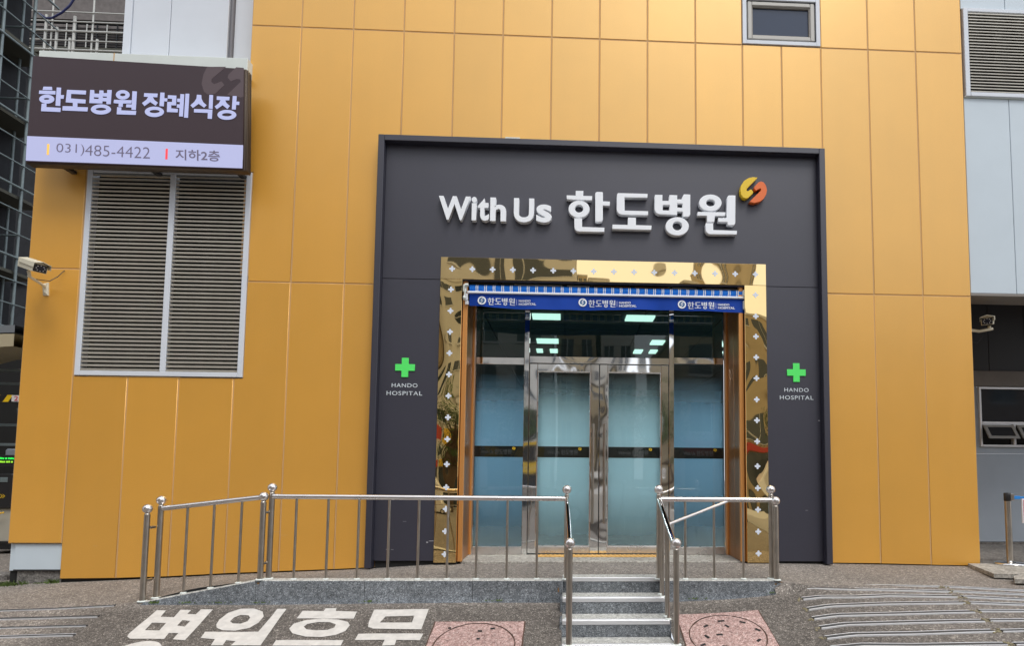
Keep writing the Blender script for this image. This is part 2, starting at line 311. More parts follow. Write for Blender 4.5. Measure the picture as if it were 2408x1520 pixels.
# ---------------- outlines of lettering and positions of repeats, in metres (x, z) on the wall or (x, y) on the ground
MAIN = [[[[(4.057,4.817),(4.149,4.818),(4.149,4.755),(4.259,4.756),(4.258,4.7),(3.946,4.706),(3.945,4.757),(4.056,4.756)]],[[(4.23,4.589),(4.227,4.564),(4.217,4.541),(4.202,4.52),(4.181,4.502),(4.157,4.489),(4.129,4.48),(4.1,4.476),(4.071,4.478),(4.044,4.485),(4.019,4.498),(3.998,4.514),(3.982,4.535),(3.973,4.557),(3.969,4.582),(3.972,4.606),(3.981,4.629),(3.997,4.65),(4.017,4.668),(4.042,4.682),(4.069,4.691),(4.098,4.694),(4.127,4.692),(4.155,4.685),(4.18,4.673),(4.201,4.656),(4.216,4.636),(4.226,4.613)],[(4.151,4.593),(4.15,4.581),(4.146,4.571),(4.14,4.561),(4.132,4.553),(4.122,4.547),(4.111,4.543),(4.1,4.541),(4.089,4.542),(4.078,4.545),(4.068,4.551),(4.06,4.559),(4.053,4.568),(4.049,4.579),(4.048,4.59),(4.049,4.601),(4.053,4.612),(4.059,4.621),(4.067,4.629),(4.077,4.636),(4.088,4.64),(4.099,4.641),(4.111,4.64),(4.122,4.637),(4.131,4.631),(4.14,4.623),(4.146,4.614),(4.15,4.604)]],[[(4.042,4.469),(4.137,4.47),(4.138,4.36),(4.413,4.358),(4.413,4.303),(4.098,4.301),(4.069,4.309),(4.052,4.329),(4.043,4.358)]],[[(4.297,4.787),(4.303,4.801),(4.317,4.81),(4.378,4.811),(4.392,4.805),(4.392,4.692),(4.479,4.691),(4.479,4.638),(4.392,4.638),(4.394,4.462),(4.386,4.441),(4.369,4.432),(4.3,4.431)]]],[[[(4.566,4.78),(4.571,4.795),(4.583,4.803),(4.948,4.804),(4.945,4.754),(4.661,4.75),(4.662,4.582),(4.954,4.582),(4.954,4.53),(4.63,4.529),(4.595,4.538),(4.572,4.561),(4.563,4.596)]],[[(4.706,4.496),(4.802,4.496),(4.802,4.402),(4.997,4.4),(4.994,4.345),(4.511,4.344),(4.514,4.4),(4.704,4.401)]]],[[[(5.036,4.772),(5.041,4.795),(5.132,4.796),(5.132,4.72),(5.217,4.722),(5.222,4.797),(5.317,4.797),(5.317,4.744),(5.378,4.746),(5.384,4.782),(5.402,4.811),(5.481,4.81),(5.48,4.556),(5.47,4.535),(5.456,4.525),(5.385,4.526),(5.385,4.588),(5.317,4.59),(5.317,4.545),(5.086,4.547),(5.053,4.565),(5.034,4.599)],[(5.136,4.668),(5.222,4.668),(5.22,4.599),(5.136,4.598)],[(5.318,4.692),(5.383,4.692),(5.383,4.638),(5.319,4.638)]],[[(5.462,4.403),(5.458,4.377),(5.448,4.352),(5.43,4.329),(5.407,4.31),(5.379,4.295),(5.349,4.286),(5.316,4.282),(5.284,4.284),(5.253,4.292),(5.225,4.305),(5.202,4.323),(5.185,4.345),(5.174,4.37),(5.171,4.396),(5.174,4.422),(5.185,4.447),(5.203,4.47),(5.226,4.489),(5.253,4.503),(5.284,4.513),(5.317,4.517),(5.349,4.515),(5.38,4.507),(5.408,4.494),(5.431,4.476),(5.448,4.454),(5.459,4.429)],[(5.377,4.406),(5.376,4.393),(5.371,4.381),(5.364,4.37),(5.355,4.361),(5.344,4.354),(5.331,4.349),(5.318,4.348),(5.305,4.349),(5.292,4.353),(5.281,4.359),(5.272,4.368),(5.265,4.378),(5.26,4.39),(5.259,4.403),(5.26,4.416),(5.265,4.428),(5.272,4.439),(5.281,4.448),(5.292,4.455),(5.305,4.46),(5.318,4.462),(5.331,4.46),(5.344,4.457),(5.355,4.45),(5.365,4.441),(5.372,4.431),(5.376,4.419)]]],[[[(5.876,4.716),(5.872,4.692),(5.861,4.669),(5.844,4.648),(5.821,4.63),(5.794,4.617),(5.764,4.608),(5.733,4.604),(5.701,4.606),(5.671,4.613),(5.644,4.625),(5.622,4.642),(5.605,4.662),(5.595,4.684),(5.591,4.708),(5.595,4.732),(5.606,4.755),(5.623,4.775),(5.645,4.793),(5.672,4.807),(5.702,4.815),(5.734,4.819),(5.766,4.817),(5.796,4.81),(5.823,4.798),(5.845,4.782),(5.862,4.762),(5.872,4.739)],[(5.792,4.713),(5.791,4.702),(5.787,4.693),(5.78,4.684),(5.771,4.677),(5.76,4.671),(5.748,4.667),(5.736,4.666),(5.723,4.667),(5.712,4.67),(5.701,4.675),(5.692,4.682),(5.686,4.69),(5.682,4.699),(5.68,4.709),(5.682,4.72),(5.686,4.729),(5.693,4.738),(5.701,4.745),(5.712,4.751),(5.724,4.755),(5.736,4.756),(5.749,4.755),(5.761,4.752),(5.771,4.747),(5.78,4.74),(5.787,4.732),(5.791,4.723)]],[[(5.575,4.591),(5.922,4.595),(5.918,4.547),(5.791,4.544),(5.782,4.467),(5.687,4.46),(5.689,4.542),(5.57,4.543)]],[[(5.832,4.52),(5.941,4.523),(5.945,4.778),(5.952,4.8),(5.966,4.813),(6.05,4.815),(6.045,4.46),(6.035,4.44),(6.021,4.432),(5.946,4.433),(5.946,4.471),(5.829,4.47)]],[[(5.67,4.436),(5.677,4.449),(5.765,4.451),(5.766,4.364),(6.066,4.362),(6.062,4.314),(5.72,4.308),(5.69,4.323),(5.671,4.353)]]]]
EMB = [[(6.333,5.054),(6.275,5.059),(6.219,5.045),(6.164,5.008),(6.125,4.951),(6.111,4.887),(6.121,4.832),(6.148,4.79),(6.182,4.779),(6.213,4.789),(6.272,4.849),(6.276,4.868),(6.252,4.898),(6.235,4.894),(6.211,4.873),(6.193,4.879),(6.192,4.9),(6.204,4.918)],[(6.377,5.006),(6.412,4.994),(6.439,4.953),(6.451,4.897),(6.441,4.841),(6.409,4.784),(6.361,4.744),(6.291,4.725),(6.226,4.738),(6.376,4.891),(6.373,4.909),(6.359,4.914),(6.311,4.883),(6.287,4.919),(6.294,4.938),(6.343,4.991)]]
FUN = [[[[(-2.135,5.776),(-2.042,5.778),(-2.035,5.739),(-2.141,5.738)]],[[(-2.178,5.728),(-1.999,5.729),(-1.997,5.687),(-2.179,5.689)]],[[(-2.005,5.63),(-2.006,5.618),(-2.011,5.607),(-2.021,5.596),(-2.033,5.587),(-2.049,5.58),(-2.066,5.576),(-2.084,5.574),(-2.103,5.574),(-2.121,5.578),(-2.137,5.583),(-2.15,5.591),(-2.161,5.601),(-2.168,5.612),(-2.171,5.624),(-2.17,5.636),(-2.164,5.648),(-2.155,5.658),(-2.142,5.667),(-2.127,5.674),(-2.11,5.679),(-2.091,5.681),(-2.073,5.68),(-2.055,5.677),(-2.039,5.671),(-2.025,5.663),(-2.015,5.653),(-2.008,5.642)],[(-2.057,5.631),(-2.058,5.629),(-2.06,5.626),(-2.064,5.624),(-2.069,5.622),(-2.075,5.62),(-2.082,5.619),(-2.089,5.619),(-2.096,5.619),(-2.103,5.619),(-2.11,5.62),(-2.115,5.622),(-2.119,5.624),(-2.122,5.626),(-2.123,5.629),(-2.122,5.632),(-2.12,5.634),(-2.116,5.637),(-2.111,5.639),(-2.105,5.64),(-2.098,5.641),(-2.091,5.642),(-2.084,5.642),(-2.077,5.641),(-2.07,5.64),(-2.065,5.638),(-2.061,5.636),(-2.058,5.634)]],[[(-2.139,5.57),(-2.089,5.571),(-2.088,5.53),(-1.928,5.527),(-1.927,5.478),(-2.141,5.481)]],[[(-1.985,5.771),(-1.939,5.771),(-1.937,5.681),(-1.9,5.682),(-1.902,5.639),(-1.936,5.639),(-1.934,5.551),(-1.984,5.552)]]],[[[(-1.869,5.748),(-1.657,5.746),(-1.657,5.7),(-1.821,5.702),(-1.822,5.645),(-1.655,5.637),(-1.655,5.591),(-1.743,5.593),(-1.743,5.544),(-1.624,5.545),(-1.626,5.496),(-1.905,5.498),(-1.904,5.549),(-1.791,5.551),(-1.794,5.594),(-1.874,5.597)]]],[[[(-1.61,5.756),(-1.567,5.756),(-1.562,5.714),(-1.506,5.714),(-1.506,5.755),(-1.463,5.755),(-1.459,5.724),(-1.418,5.724),(-1.418,5.763),(-1.37,5.764),(-1.37,5.593),(-1.418,5.591),(-1.419,5.624),(-1.465,5.625),(-1.466,5.598),(-1.61,5.598)],[(-1.564,5.671),(-1.508,5.669),(-1.51,5.649),(-1.564,5.65)],[(-1.465,5.684),(-1.418,5.683),(-1.418,5.667),(-1.465,5.667)]],[[(-1.363,5.529),(-1.365,5.515),(-1.373,5.502),(-1.386,5.49),(-1.403,5.48),(-1.424,5.472),(-1.447,5.467),(-1.472,5.464),(-1.497,5.465),(-1.521,5.468),(-1.543,5.475),(-1.561,5.484),(-1.575,5.495),(-1.584,5.508),(-1.588,5.521),(-1.586,5.535),(-1.578,5.548),(-1.566,5.56),(-1.548,5.57),(-1.528,5.578),(-1.504,5.583),(-1.479,5.586),(-1.454,5.585),(-1.43,5.582),(-1.409,5.575),(-1.39,5.566),(-1.376,5.555),(-1.367,5.542)],[(-1.417,5.53),(-1.418,5.526),(-1.422,5.522),(-1.429,5.519),(-1.438,5.515),(-1.449,5.513),(-1.462,5.511),(-1.475,5.51),(-1.488,5.51),(-1.5,5.511),(-1.512,5.513),(-1.521,5.515),(-1.529,5.518),(-1.533,5.522),(-1.535,5.526),(-1.534,5.53),(-1.53,5.534),(-1.523,5.537),(-1.514,5.54),(-1.502,5.543),(-1.49,5.545),(-1.477,5.546),(-1.464,5.546),(-1.451,5.545),(-1.44,5.543),(-1.43,5.541),(-1.423,5.538),(-1.418,5.534)]]],[[[(-1.164,5.714),(-1.165,5.701),(-1.17,5.689),(-1.179,5.677),(-1.191,5.668),(-1.205,5.661),(-1.221,5.656),(-1.238,5.654),(-1.255,5.654),(-1.272,5.658),(-1.287,5.664),(-1.3,5.673),(-1.309,5.684),(-1.316,5.695),(-1.319,5.708),(-1.317,5.721),(-1.312,5.733),(-1.304,5.744),(-1.292,5.754),(-1.278,5.761),(-1.262,5.766),(-1.245,5.768),(-1.228,5.768),(-1.211,5.764),(-1.196,5.758),(-1.183,5.749),(-1.173,5.738),(-1.167,5.727)],[(-1.21,5.713),(-1.21,5.709),(-1.212,5.705),(-1.216,5.701),(-1.221,5.698),(-1.227,5.696),(-1.233,5.694),(-1.24,5.693),(-1.247,5.694),(-1.254,5.695),(-1.26,5.697),(-1.265,5.699),(-1.269,5.703),(-1.272,5.707),(-1.273,5.711),(-1.273,5.715),(-1.27,5.719),(-1.267,5.722),(-1.262,5.725),(-1.256,5.728),(-1.25,5.729),(-1.243,5.73),(-1.235,5.73),(-1.229,5.729),(-1.223,5.727),(-1.217,5.724),(-1.213,5.721),(-1.211,5.717)]],[[(-1.335,5.647),(-1.137,5.648),(-1.14,5.61),(-1.234,5.606),(-1.234,5.565),(-1.28,5.566),(-1.279,5.603),(-1.338,5.608)]],[[(-1.134,5.758),(-1.085,5.757),(-1.084,5.532),(-1.131,5.534),(-1.132,5.561),(-1.194,5.561),(-1.193,5.597),(-1.132,5.597)]],[[(-1.294,5.559),(-1.249,5.558),(-1.249,5.521),(-1.079,5.519),(-1.082,5.473),(-1.294,5.473)]]],[[[(-1.0,5.74),(-0.849,5.74),(-0.851,5.696),(-0.901,5.696),(-0.883,5.664),(-0.841,5.631),(-0.864,5.593),(-0.927,5.636),(-0.989,5.583),(-1.018,5.619),(-0.97,5.66),(-0.952,5.696),(-1.001,5.698)]],[[(-0.817,5.754),(-0.772,5.754),(-0.771,5.686),(-0.735,5.686),(-0.736,5.649),(-0.77,5.65),(-0.771,5.587),(-0.819,5.591)]],[[(-0.765,5.521),(-0.767,5.507),(-0.774,5.494),(-0.786,5.481),(-0.803,5.471),(-0.823,5.463),(-0.845,5.457),(-0.869,5.455),(-0.893,5.455),(-0.916,5.459),(-0.937,5.466),(-0.954,5.475),(-0.968,5.487),(-0.977,5.5),(-0.98,5.513),(-0.978,5.527),(-0.971,5.541),(-0.959,5.553),(-0.942,5.564),(-0.922,5.572),(-0.9,5.578),(-0.876,5.58),(-0.852,5.579),(-0.829,5.575),(-0.808,5.569),(-0.79,5.559),(-0.777,5.548),(-0.768,5.535)],[(-0.812,5.524),(-0.813,5.519),(-0.817,5.515),(-0.824,5.51),(-0.833,5.507),(-0.844,5.504),(-0.856,5.502),(-0.869,5.501),(-0.882,5.501),(-0.894,5.502),(-0.905,5.504),(-0.915,5.507),(-0.922,5.511),(-0.926,5.515),(-0.928,5.52),(-0.927,5.524),(-0.923,5.529),(-0.916,5.533),(-0.907,5.536),(-0.896,5.539),(-0.884,5.541),(-0.871,5.542),(-0.858,5.542),(-0.846,5.541),(-0.835,5.539),(-0.826,5.536),(-0.818,5.532),(-0.814,5.528)]]],[[[(-0.73,5.725),(-0.635,5.723),(-0.632,5.605),(-0.688,5.605),(-0.686,5.566),(-0.609,5.561),(-0.61,5.52),(-0.731,5.521),(-0.733,5.643),(-0.679,5.644),(-0.68,5.683),(-0.73,5.685)]],[[(-0.589,5.744),(-0.547,5.743),(-0.547,5.472),(-0.59,5.473),(-0.591,5.575),(-0.622,5.578),(-0.622,5.617),(-0.589,5.618),(-0.589,5.647),(-0.621,5.648),(-0.622,5.687),(-0.589,5.687)]],[[(-0.531,5.75),(-0.49,5.751),(-0.489,5.458),(-0.533,5.46)]]],[[[(-0.401,5.743),(-0.353,5.741),(-0.348,5.7),(-0.328,5.658),(-0.286,5.62),(-0.313,5.588),(-0.377,5.634),(-0.44,5.58),(-0.468,5.611),(-0.426,5.655),(-0.404,5.695)]],[[(-0.259,5.746),(-0.218,5.746),(-0.215,5.577),(-0.258,5.58)]],[[(-0.424,5.567),(-0.217,5.567),(-0.217,5.455),(-0.264,5.456),(-0.265,5.526),(-0.424,5.527)]]],[[[(-0.173,5.732),(-0.028,5.73),(-0.03,5.689),(-0.076,5.687),(-0.059,5.654),(-0.02,5.621),(-0.045,5.582),(-0.103,5.627),(-0.167,5.575),(-0.192,5.606),(-0.146,5.648),(-0.127,5.687),(-0.173,5.69)]],[[(0.009,5.742),(0.052,5.742),(0.052,5.675),(0.087,5.675),(0.086,5.636),(0.051,5.636),(0.05,5.578),(0.006,5.579)]],[[(0.06,5.514),(0.058,5.5),(0.05,5.487),(0.038,5.475),(0.021,5.465),(0.001,5.457),(-0.021,5.452),(-0.045,5.45),(-0.069,5.45),(-0.092,5.454),(-0.113,5.46),(-0.13,5.469),(-0.143,5.48),(-0.152,5.493),(-0.155,5.506),(-0.153,5.519),(-0.146,5.532),(-0.134,5.544),(-0.117,5.554),(-0.097,5.562),(-0.075,5.568),(-0.051,5.57),(-0.027,5.569),(-0.004,5.566),(0.017,5.559),(0.034,5.55),(0.048,5.539),(0.056,5.527)],[(0.009,5.513),(0.008,5.509),(0.004,5.504),(-0.003,5.5),(-0.012,5.496),(-0.022,5.493),(-0.034,5.491),(-0.047,5.491),(-0.06,5.491),(-0.072,5.492),(-0.083,5.494),(-0.092,5.497),(-0.099,5.5),(-0.103,5.505),(-0.105,5.509),(-0.104,5.514),(-0.1,5.518),(-0.093,5.523),(-0.084,5.526),(-0.074,5.529),(-0.062,5.531),(-0.049,5.532),(-0.036,5.532),(-0.024,5.531),(-0.013,5.529),(-0.004,5.526),(0.003,5.522),(0.007,5.518)]]]]
FEMB = [[(-0.086,6.102),(-0.304,6.093),(-0.342,5.997),(-0.358,5.882),(-0.326,5.786),(-0.287,5.754),(-0.197,5.763),(-0.096,5.875),(-0.13,5.92),(-0.214,5.882),(-0.247,5.909),(-0.244,5.944)],[(0.029,6.101),(0.117,6.096),(0.129,5.741),(0.103,5.728),(-0.059,5.757),(0.089,5.922),(0.082,5.951),(0.039,5.955),(-0.024,5.924),(-0.063,5.968),(-0.055,6.008)]]
FBOX = {'num':[(-1.944,5.085),(-0.9,5.116),(-0.892,4.96),(-1.937,4.969)],'flo':[(-0.609,5.073),(-0.105,5.07),(-0.099,4.94),(-0.602,4.945)],'yb':[(-2.047,5.088),(-2.023,5.088),(-2.021,4.959),(-2.043,4.958)],'rb':[(-0.72,5.075),(-0.696,5.075),(-0.694,4.948),(-0.718,4.947)]}
ROAD = [[[[(0.133,-1.412),(0.218,-1.416),(0.247,-1.54),(0.369,-1.545),(0.344,-1.402),(0.443,-1.407),(0.45,-1.482),(0.534,-1.486),(0.526,-1.395),(0.64,-1.392),(0.694,-1.914),(0.588,-1.905),(0.577,-1.81),(0.493,-1.811),(0.512,-1.906),(0.237,-1.914),(0.19,-1.88),(0.171,-1.836)],[(0.242,-1.646),(0.363,-1.643),(0.386,-1.774),(0.265,-1.773)],[(0.48,-1.594),(0.555,-1.601),(0.563,-1.7),(0.489,-1.688)]]],[[[(0.816,-1.66),(0.794,-1.576),(0.81,-1.455),(0.886,-1.38),(1.013,-1.374),(1.119,-1.43),(1.168,-1.519),(1.176,-1.625),(1.134,-1.714),(1.032,-1.752),(0.92,-1.747),(0.849,-1.708)],[(0.908,-1.601),(0.905,-1.538),(0.943,-1.489),(1.017,-1.496),(1.057,-1.537),(1.064,-1.6),(1.021,-1.638),(0.951,-1.634)]],[[(1.233,-1.384),(1.32,-1.388),(1.367,-1.988),(1.12,-1.984),(1.125,-1.918),(1.036,-1.906),(1.048,-1.981),(0.949,-1.98),(0.933,-1.889),(0.803,-1.879),(0.787,-1.78),(1.25,-1.774)]]],[[[(1.685,-1.386),(1.784,-1.386),(1.797,-1.438),(2.004,-1.452),(2.015,-1.578),(1.486,-1.561),(1.487,-1.428),(1.685,-1.437)]],[[(1.498,-1.735),(1.503,-1.656),(1.587,-1.589),(1.721,-1.576),(1.879,-1.591),(1.982,-1.631),(2.015,-1.688),(2.011,-1.782),(1.949,-1.846),(1.84,-1.876),(1.691,-1.865),(1.557,-1.808)],[(1.61,-1.704),(1.628,-1.658),(1.705,-1.63),(1.818,-1.632),(1.886,-1.67),(1.89,-1.721),(1.844,-1.763),(1.748,-1.77),(1.654,-1.75)]],[[(1.467,-1.914),(2.05,-1.925),(2.051,-2.008),(1.47,-1.997)]]],[[[(2.156,-1.423),(2.67,-1.42),(2.681,-1.766),(2.247,-1.75),(2.187,-1.716),(2.174,-1.636)],[(2.299,-1.544),(2.562,-1.537),(2.566,-1.655),(2.273,-1.649)]],[[(2.143,-1.828),(2.717,-1.838),(2.71,-1.94),(2.504,-1.935),(2.508,-2.013),(2.407,-2.013),(2.4,-1.93),(2.146,-1.926)]]]]
STRIPR = [[(6.367,-1.055),(6.815,-1.13),(7.378,-1.16),(7.852,-1.218)],[(6.334,-1.246),(6.857,-1.287),(7.298,-1.308),(7.861,-1.349)],[(6.313,-1.438),(6.837,-1.448),(7.177,-1.428),(7.86,-1.464)],[(6.291,-1.629),(7.032,-1.599),(7.841,-1.601)],[(6.277,-1.793),(7.136,-1.797),(7.808,-1.793)],[(6.276,-1.951),(7.146,-1.959),(7.777,-1.974)],[(6.26,-2.111),(7.036,-2.147),(7.737,-2.157)],[(6.248,-2.261),(6.929,-2.332),(7.687,-2.381)],[(7.889,-1.224),(8.853,-1.364)],[(7.894,-1.347),(8.779,-1.455)],[(7.917,-1.467),(8.684,-1.574)],[(7.899,-1.604),(8.595,-1.684)],[(7.874,-1.777),(8.497,-1.806)],[(7.837,-1.968),(8.355,-1.981)],[(7.814,-2.161),(8.205,-2.168)],[(7.764,-2.385),(8.024,-2.394)]]
STRIPL = [[(-1.598,-1.244),(-0.88,-1.288),(-0.335,-1.291)],[(-1.406,-1.455),(-0.83,-1.488),(-0.324,-1.509)],[(-1.218,-1.663),(-0.672,-1.682),(-0.291,-1.692)],[(-1.044,-1.853),(-0.584,-1.852),(-0.272,-1.855)]]
PLATEL = [(2.778,-1.668),(3.594,-1.639),(3.607,-2.017),(2.781,-2.007)]
PLATER = [(5.063,-1.53),(5.819,-1.603),(5.803,-2.118)]
CRT = [2.56,2.804,3.05,3.296,3.543,3.79,4.038,4.287,4.537,4.788,5.039,5.292,5.544,5.798,6.053,6.308]
CRZ0 = [3.814,3.83]
CRL = [3.558,3.293,3.034,2.774,2.513,2.253,1.994,1.732,1.432,1.158,0.902,0.639,0.37]
CRR = [3.568,3.298,3.043,2.782,2.521,2.256,1.999,1.74,1.437,1.17,0.909,0.644,0.382]
# ---------------------------------------------------------------- ground
def lin(x, xs, ys):
    if x <= xs[0]: return ys[0]
    for i in range(len(xs) - 1):
        if x <= xs[i + 1]: return ys[i] + (ys[i + 1] - ys[i]) * (x - xs[i]) / (xs[i + 1] - xs[i])
    return ys[-1]
def z_wall(x): return lin(x, [-8, -2.5, -1.87, -1.26, -.65, 0, .59, 1.26, 1.6, 2.4, 6.45, 7.25, 9.1, 12], [-.05, .0, .03, .055, .085, .12, .145, .172, .19, .243, .262, .25, .215, .2])
def z_kerb_up(x): return lin(x, [-8, -1.5, -.35, -.1, .345, .95, 6.17, 6.5, 7.5, 12], [-.1, -.02, .045, .07, .185, .262, .255, .205, .19, .17])
def z_kerb_lo(x): return lin(x, [-8, -1.5, -.35, 0, 1, 2, 3, 4, 5.1, 5.6, 5.92, 6.17, 6.5, 7.5, 12], [-.1, -.02, .045, .06, .06, .068, .075, .072, .078, .1, .125, .155, .19, .19, .17])
def fall(t): return t if t < 1.25 else 1.25 + .4 * (1 - math.exp(-(t - 1.25) / .4))
def slope(x): return lin(x, [-3, -1, 1, 6, 7.5, 10], [.12, .2, .3, .3, .24, .16])
def H(x, y):
    if y >= -1.25:
        t = min(1, max(0, (y + 1.25) / 1.25)); return z_kerb_up(x) * (1 - t) + z_wall(x) * t
    return z_kerb_lo(x) - slope(x) * fall(-1.25 - y)
SX0, SX1, SY = 3.947, 4.943, -1.173; TR, RS, SZ = .3033, .1426, .27
def wear(x, y):
    a = 1.0 if y > -1.25 else max(0, 1 - (-1.25 - y) * 6)
    if x < -.3: a = max(a, min(1, (-.25 - x) / .5 - max(0, -1.6 - y) * .1))
    if x > 6.2: a = max(a if y > -1.25 else 0, min(.75, max(0, (x - 6.4) / 1.2)) * max(.25, 1 - (-1.25 - y) * .6))
    return max(0, min(1, a))
def grid_coords(a, b, dense0, dense1, step, extra=()):
    s = set(round(dense0 + i * step, 4) for i in range(int((dense1 - dense0) / step) + 1)) | set(extra)
    v = dense0; st = step
    while v > a: st *= 1.5; v -= st; s.add(round(max(v, a), 4))
    v = dense1; st = step
    while v < b: st *= 1.5; v += st; s.add(round(min(v, b), 4))
    s = sorted(s); return [s[0]] + [q for p, q in zip(s, s[1:]) if q - p > .004]
xs = grid_coords(-90, 110, -3, 10.5, .1, (SX0, SX1))
xs = [x for x in xs if x in (SX0, SX1) or min(abs(x - SX0), abs(x - SX1)) > .02]
ylo = [y for y in grid_coords(-110, -1.25, -3.4, -1.25, .05) if y <= -1.25]
yup = [y for y in grid_coords(-1.25, 80, -1.25, 1, .09, (SY,)) if y >= -1.25]
V = []; Fc = []; W_ = []
def patch(ys, lower):
    base = len(V)
    for jj, y in enumerate(ys):
        for x in xs:
            V.append((x, -1.19 if (not lower and jj == 0 and -.12 < x < 6.15) else y, H(x, min(y, -1.25001) if lower else y))); W_.append(wear(x, y - (.001 if lower else 0)))
    n = len(xs)
    for j in range(len(ys) - 1):
        for i in range(n - 1):
            if SX0 - .001 <= xs[i] and xs[i + 1] <= SX1 + .001:
                if lower and ys[j] > -2.07: continue
                if not lower and ys[j + 1] <= SY + .001: continue
            a = base + j * n + i; Fc.append((a, a + 1, a + n + 1, a + n))
    return base, n
b0, n0 = patch(ylo, True); b1_, _ = patch(yup, False)
top = b0 + (len(ylo) - 1) * n0
for i in range(n0 - 1):
    if abs(V[top + i][2] - V[b1_ + i][2]) > .0005 or abs(V[top + i + 1][2] - V[b1_ + i + 1][2]) > .0005:
        if not (-.15 <= xs[i] and xs[i + 1] <= 6.16): Fc.append((top + i, top + i + 1, b1_ + i + 1, b1_ + i))
me = bpy.data.meshes.new('ground'); me.from_pydata(V, [], Fc); me.update()
at = me.attributes.new('wear', 'FLOAT', 'POINT'); at.data.foreach_set('value', W_)
me.polygons.foreach_set('use_smooth', [True] * len(me.polygons))
ground = link('ground', me, mt_asph); tag(ground, kind='structure')

# ---------------------------------------------------------------- hospital facade
fac = empty('hospital_building', (4, 0, 0), 'hospital facade clad in tall golden yellow metal panels above the paved ramp', 'building')
G = .0085
def panel(x0, x1, z0, z1, name='panel', mat=None, y0=0.0, y1=.02, par=None, b=.004):
    return box(name, x0 + G, x1 - G, y0, y1, z0 + G, z1 - G, mat or mt_yel, par or fac, b)
ZA, ZB, ZT = 6.885, 3.625, 9.2
top = [0, .61, 1.248, 1.874, 2.502, 3.116, 3.733, 4.345, 4.96, 5.58, 6.192, 7.224, 7.853, 8.491, 9.122]
for a, b in zip(top, top[1:]):
    if a != 6.192: panel(a, b, ZA, ZT)
panel(6.192, 7.224, 7.56, ZT)
panel(6.192, 6.705, 5.35, 6.893); panel(6.705, 7.224, 5.35, 6.893)
for a, b in zip(top[:10], top[1:11]):
    if a < 0.1: continue
    z0 = ZB if a < 1.2 else 5.35
    if abs(a - 1.248) < .01:
        prism('panel', [[(a + G, ZA - G), (b - G, ZA - G), (b - G, 5.3), (1.66, 5.3), (1.66, ZB + G), (a + G, ZB + G)]], 0, .02, mt_yel, fac, .003)
    else: panel(a, b, z0, ZA)
prism('panel', [[(.097 + G, 5.0), (0 + G, 5.0), (0 + G, ZA - G), (.61 - G, ZA - G), (.61 - G, ZB + G), (.097 + G, ZB + G)]], 0, .02, mt_yel, fac, .003)
prism('panel', [[(7.224 + G, ZA - G), (7.853 - G, ZA - G), (7.853 - G, ZB + G), (7.17, ZB + G), (7.17, 5.3), (7.224 + G, 5.3)]], 0, .02, mt_yel, fac, .003)
panel(7.853, 8.491, ZB, ZA); panel(8.491, 9.122, ZB, ZA)
for a, b, za, zb in ((7.163, 7.853, .262, .254), (7.853, 8.491, .252, .238), (8.491, 9.122, .236, .226)):
    prism('panel', [[(a + G, ZB - G), (b - G, ZB - G), (b - G, zb), (a + G, za)]], 0, .02, mt_yel, fac, .003)
# lower left
def sloped(a, b, zt, za, zb): return prism('panel', [[(a + G, zt - G), (b - G, zt - G), (b - G, zb), (a + G, za)]], 0, .02, mt_yel, fac, .003)
sloped(-1.862, -1.233, 2.445, .078, .085); sloped(-1.233, -.645, 2.445, .085, .103); sloped(-.645, -.008, 2.445, .103, .137)
prism('panel', [[(-.008 + G, 2.445 - G), (.1, 2.445 - G), (.1, ZB - G), (.61 - G, ZB - G), (.61 - G, .16), (-.008 + G, .138)]], 0, .02, mt_yel, fac, .003)
sloped(.61, 1.248, ZB, .162, .185); sloped(1.248, 1.68, ZB, .185, .206)
panel(-2.462, -1.862, .478, 3.735); panel(-2.462, -1.862, 3.735, 6.16); panel(-1.862, 0.0, 4.985, 6.16)
# sealant backing seen in the joints, left clear where windows, doors and the white base sit
for i, (x0, x1, z0, z1) in enumerate(((-1.858, 2.6, .21, 2.44), (.1, 2.6, 2.44, 3.7), (6.25, 9.118, .3, 3.7), (.003, 6.19, 3.7, 9.19), (6.19, 7.226, 3.7, 6.89), (7.226, 9.118, 3.7, 9.19), (6.19, 7.226, 7.565, 9.19), (-2.458, -1.85, .482, 6.15), (-1.85, .003, 4.99, 6.15))):
    box('sealant_backing', x0, x1, .006, .05, z0, z1, mt_joint, fac, 0)
box('return_panel', 9.102, 9.122, .022, 2.1, .2, 9.2, mt_yel, fac); box('return_panel', -2.462, -2.45, .022, 3.0, .478, 6.15, mt_yel, fac)
box('return_panel', .004, .02, .022, .6, 6.3, 9.2, mt_yel, fac)
# building body so the cladding has something behind it
mbx = MB(); mbx.box(-2.44, 2.55, .3, .36, -.3, 2.4); mbx.box(.11, 2.55, .3, .36, 2.4, 3.8); mbx.box(6.3, 9.1, .3, .36, -.3, 3.8); mbx.box(.1, 9.1, .5, .56, 4.3, 9.4)
mbx.build('inner_wall', mt_black, fac)
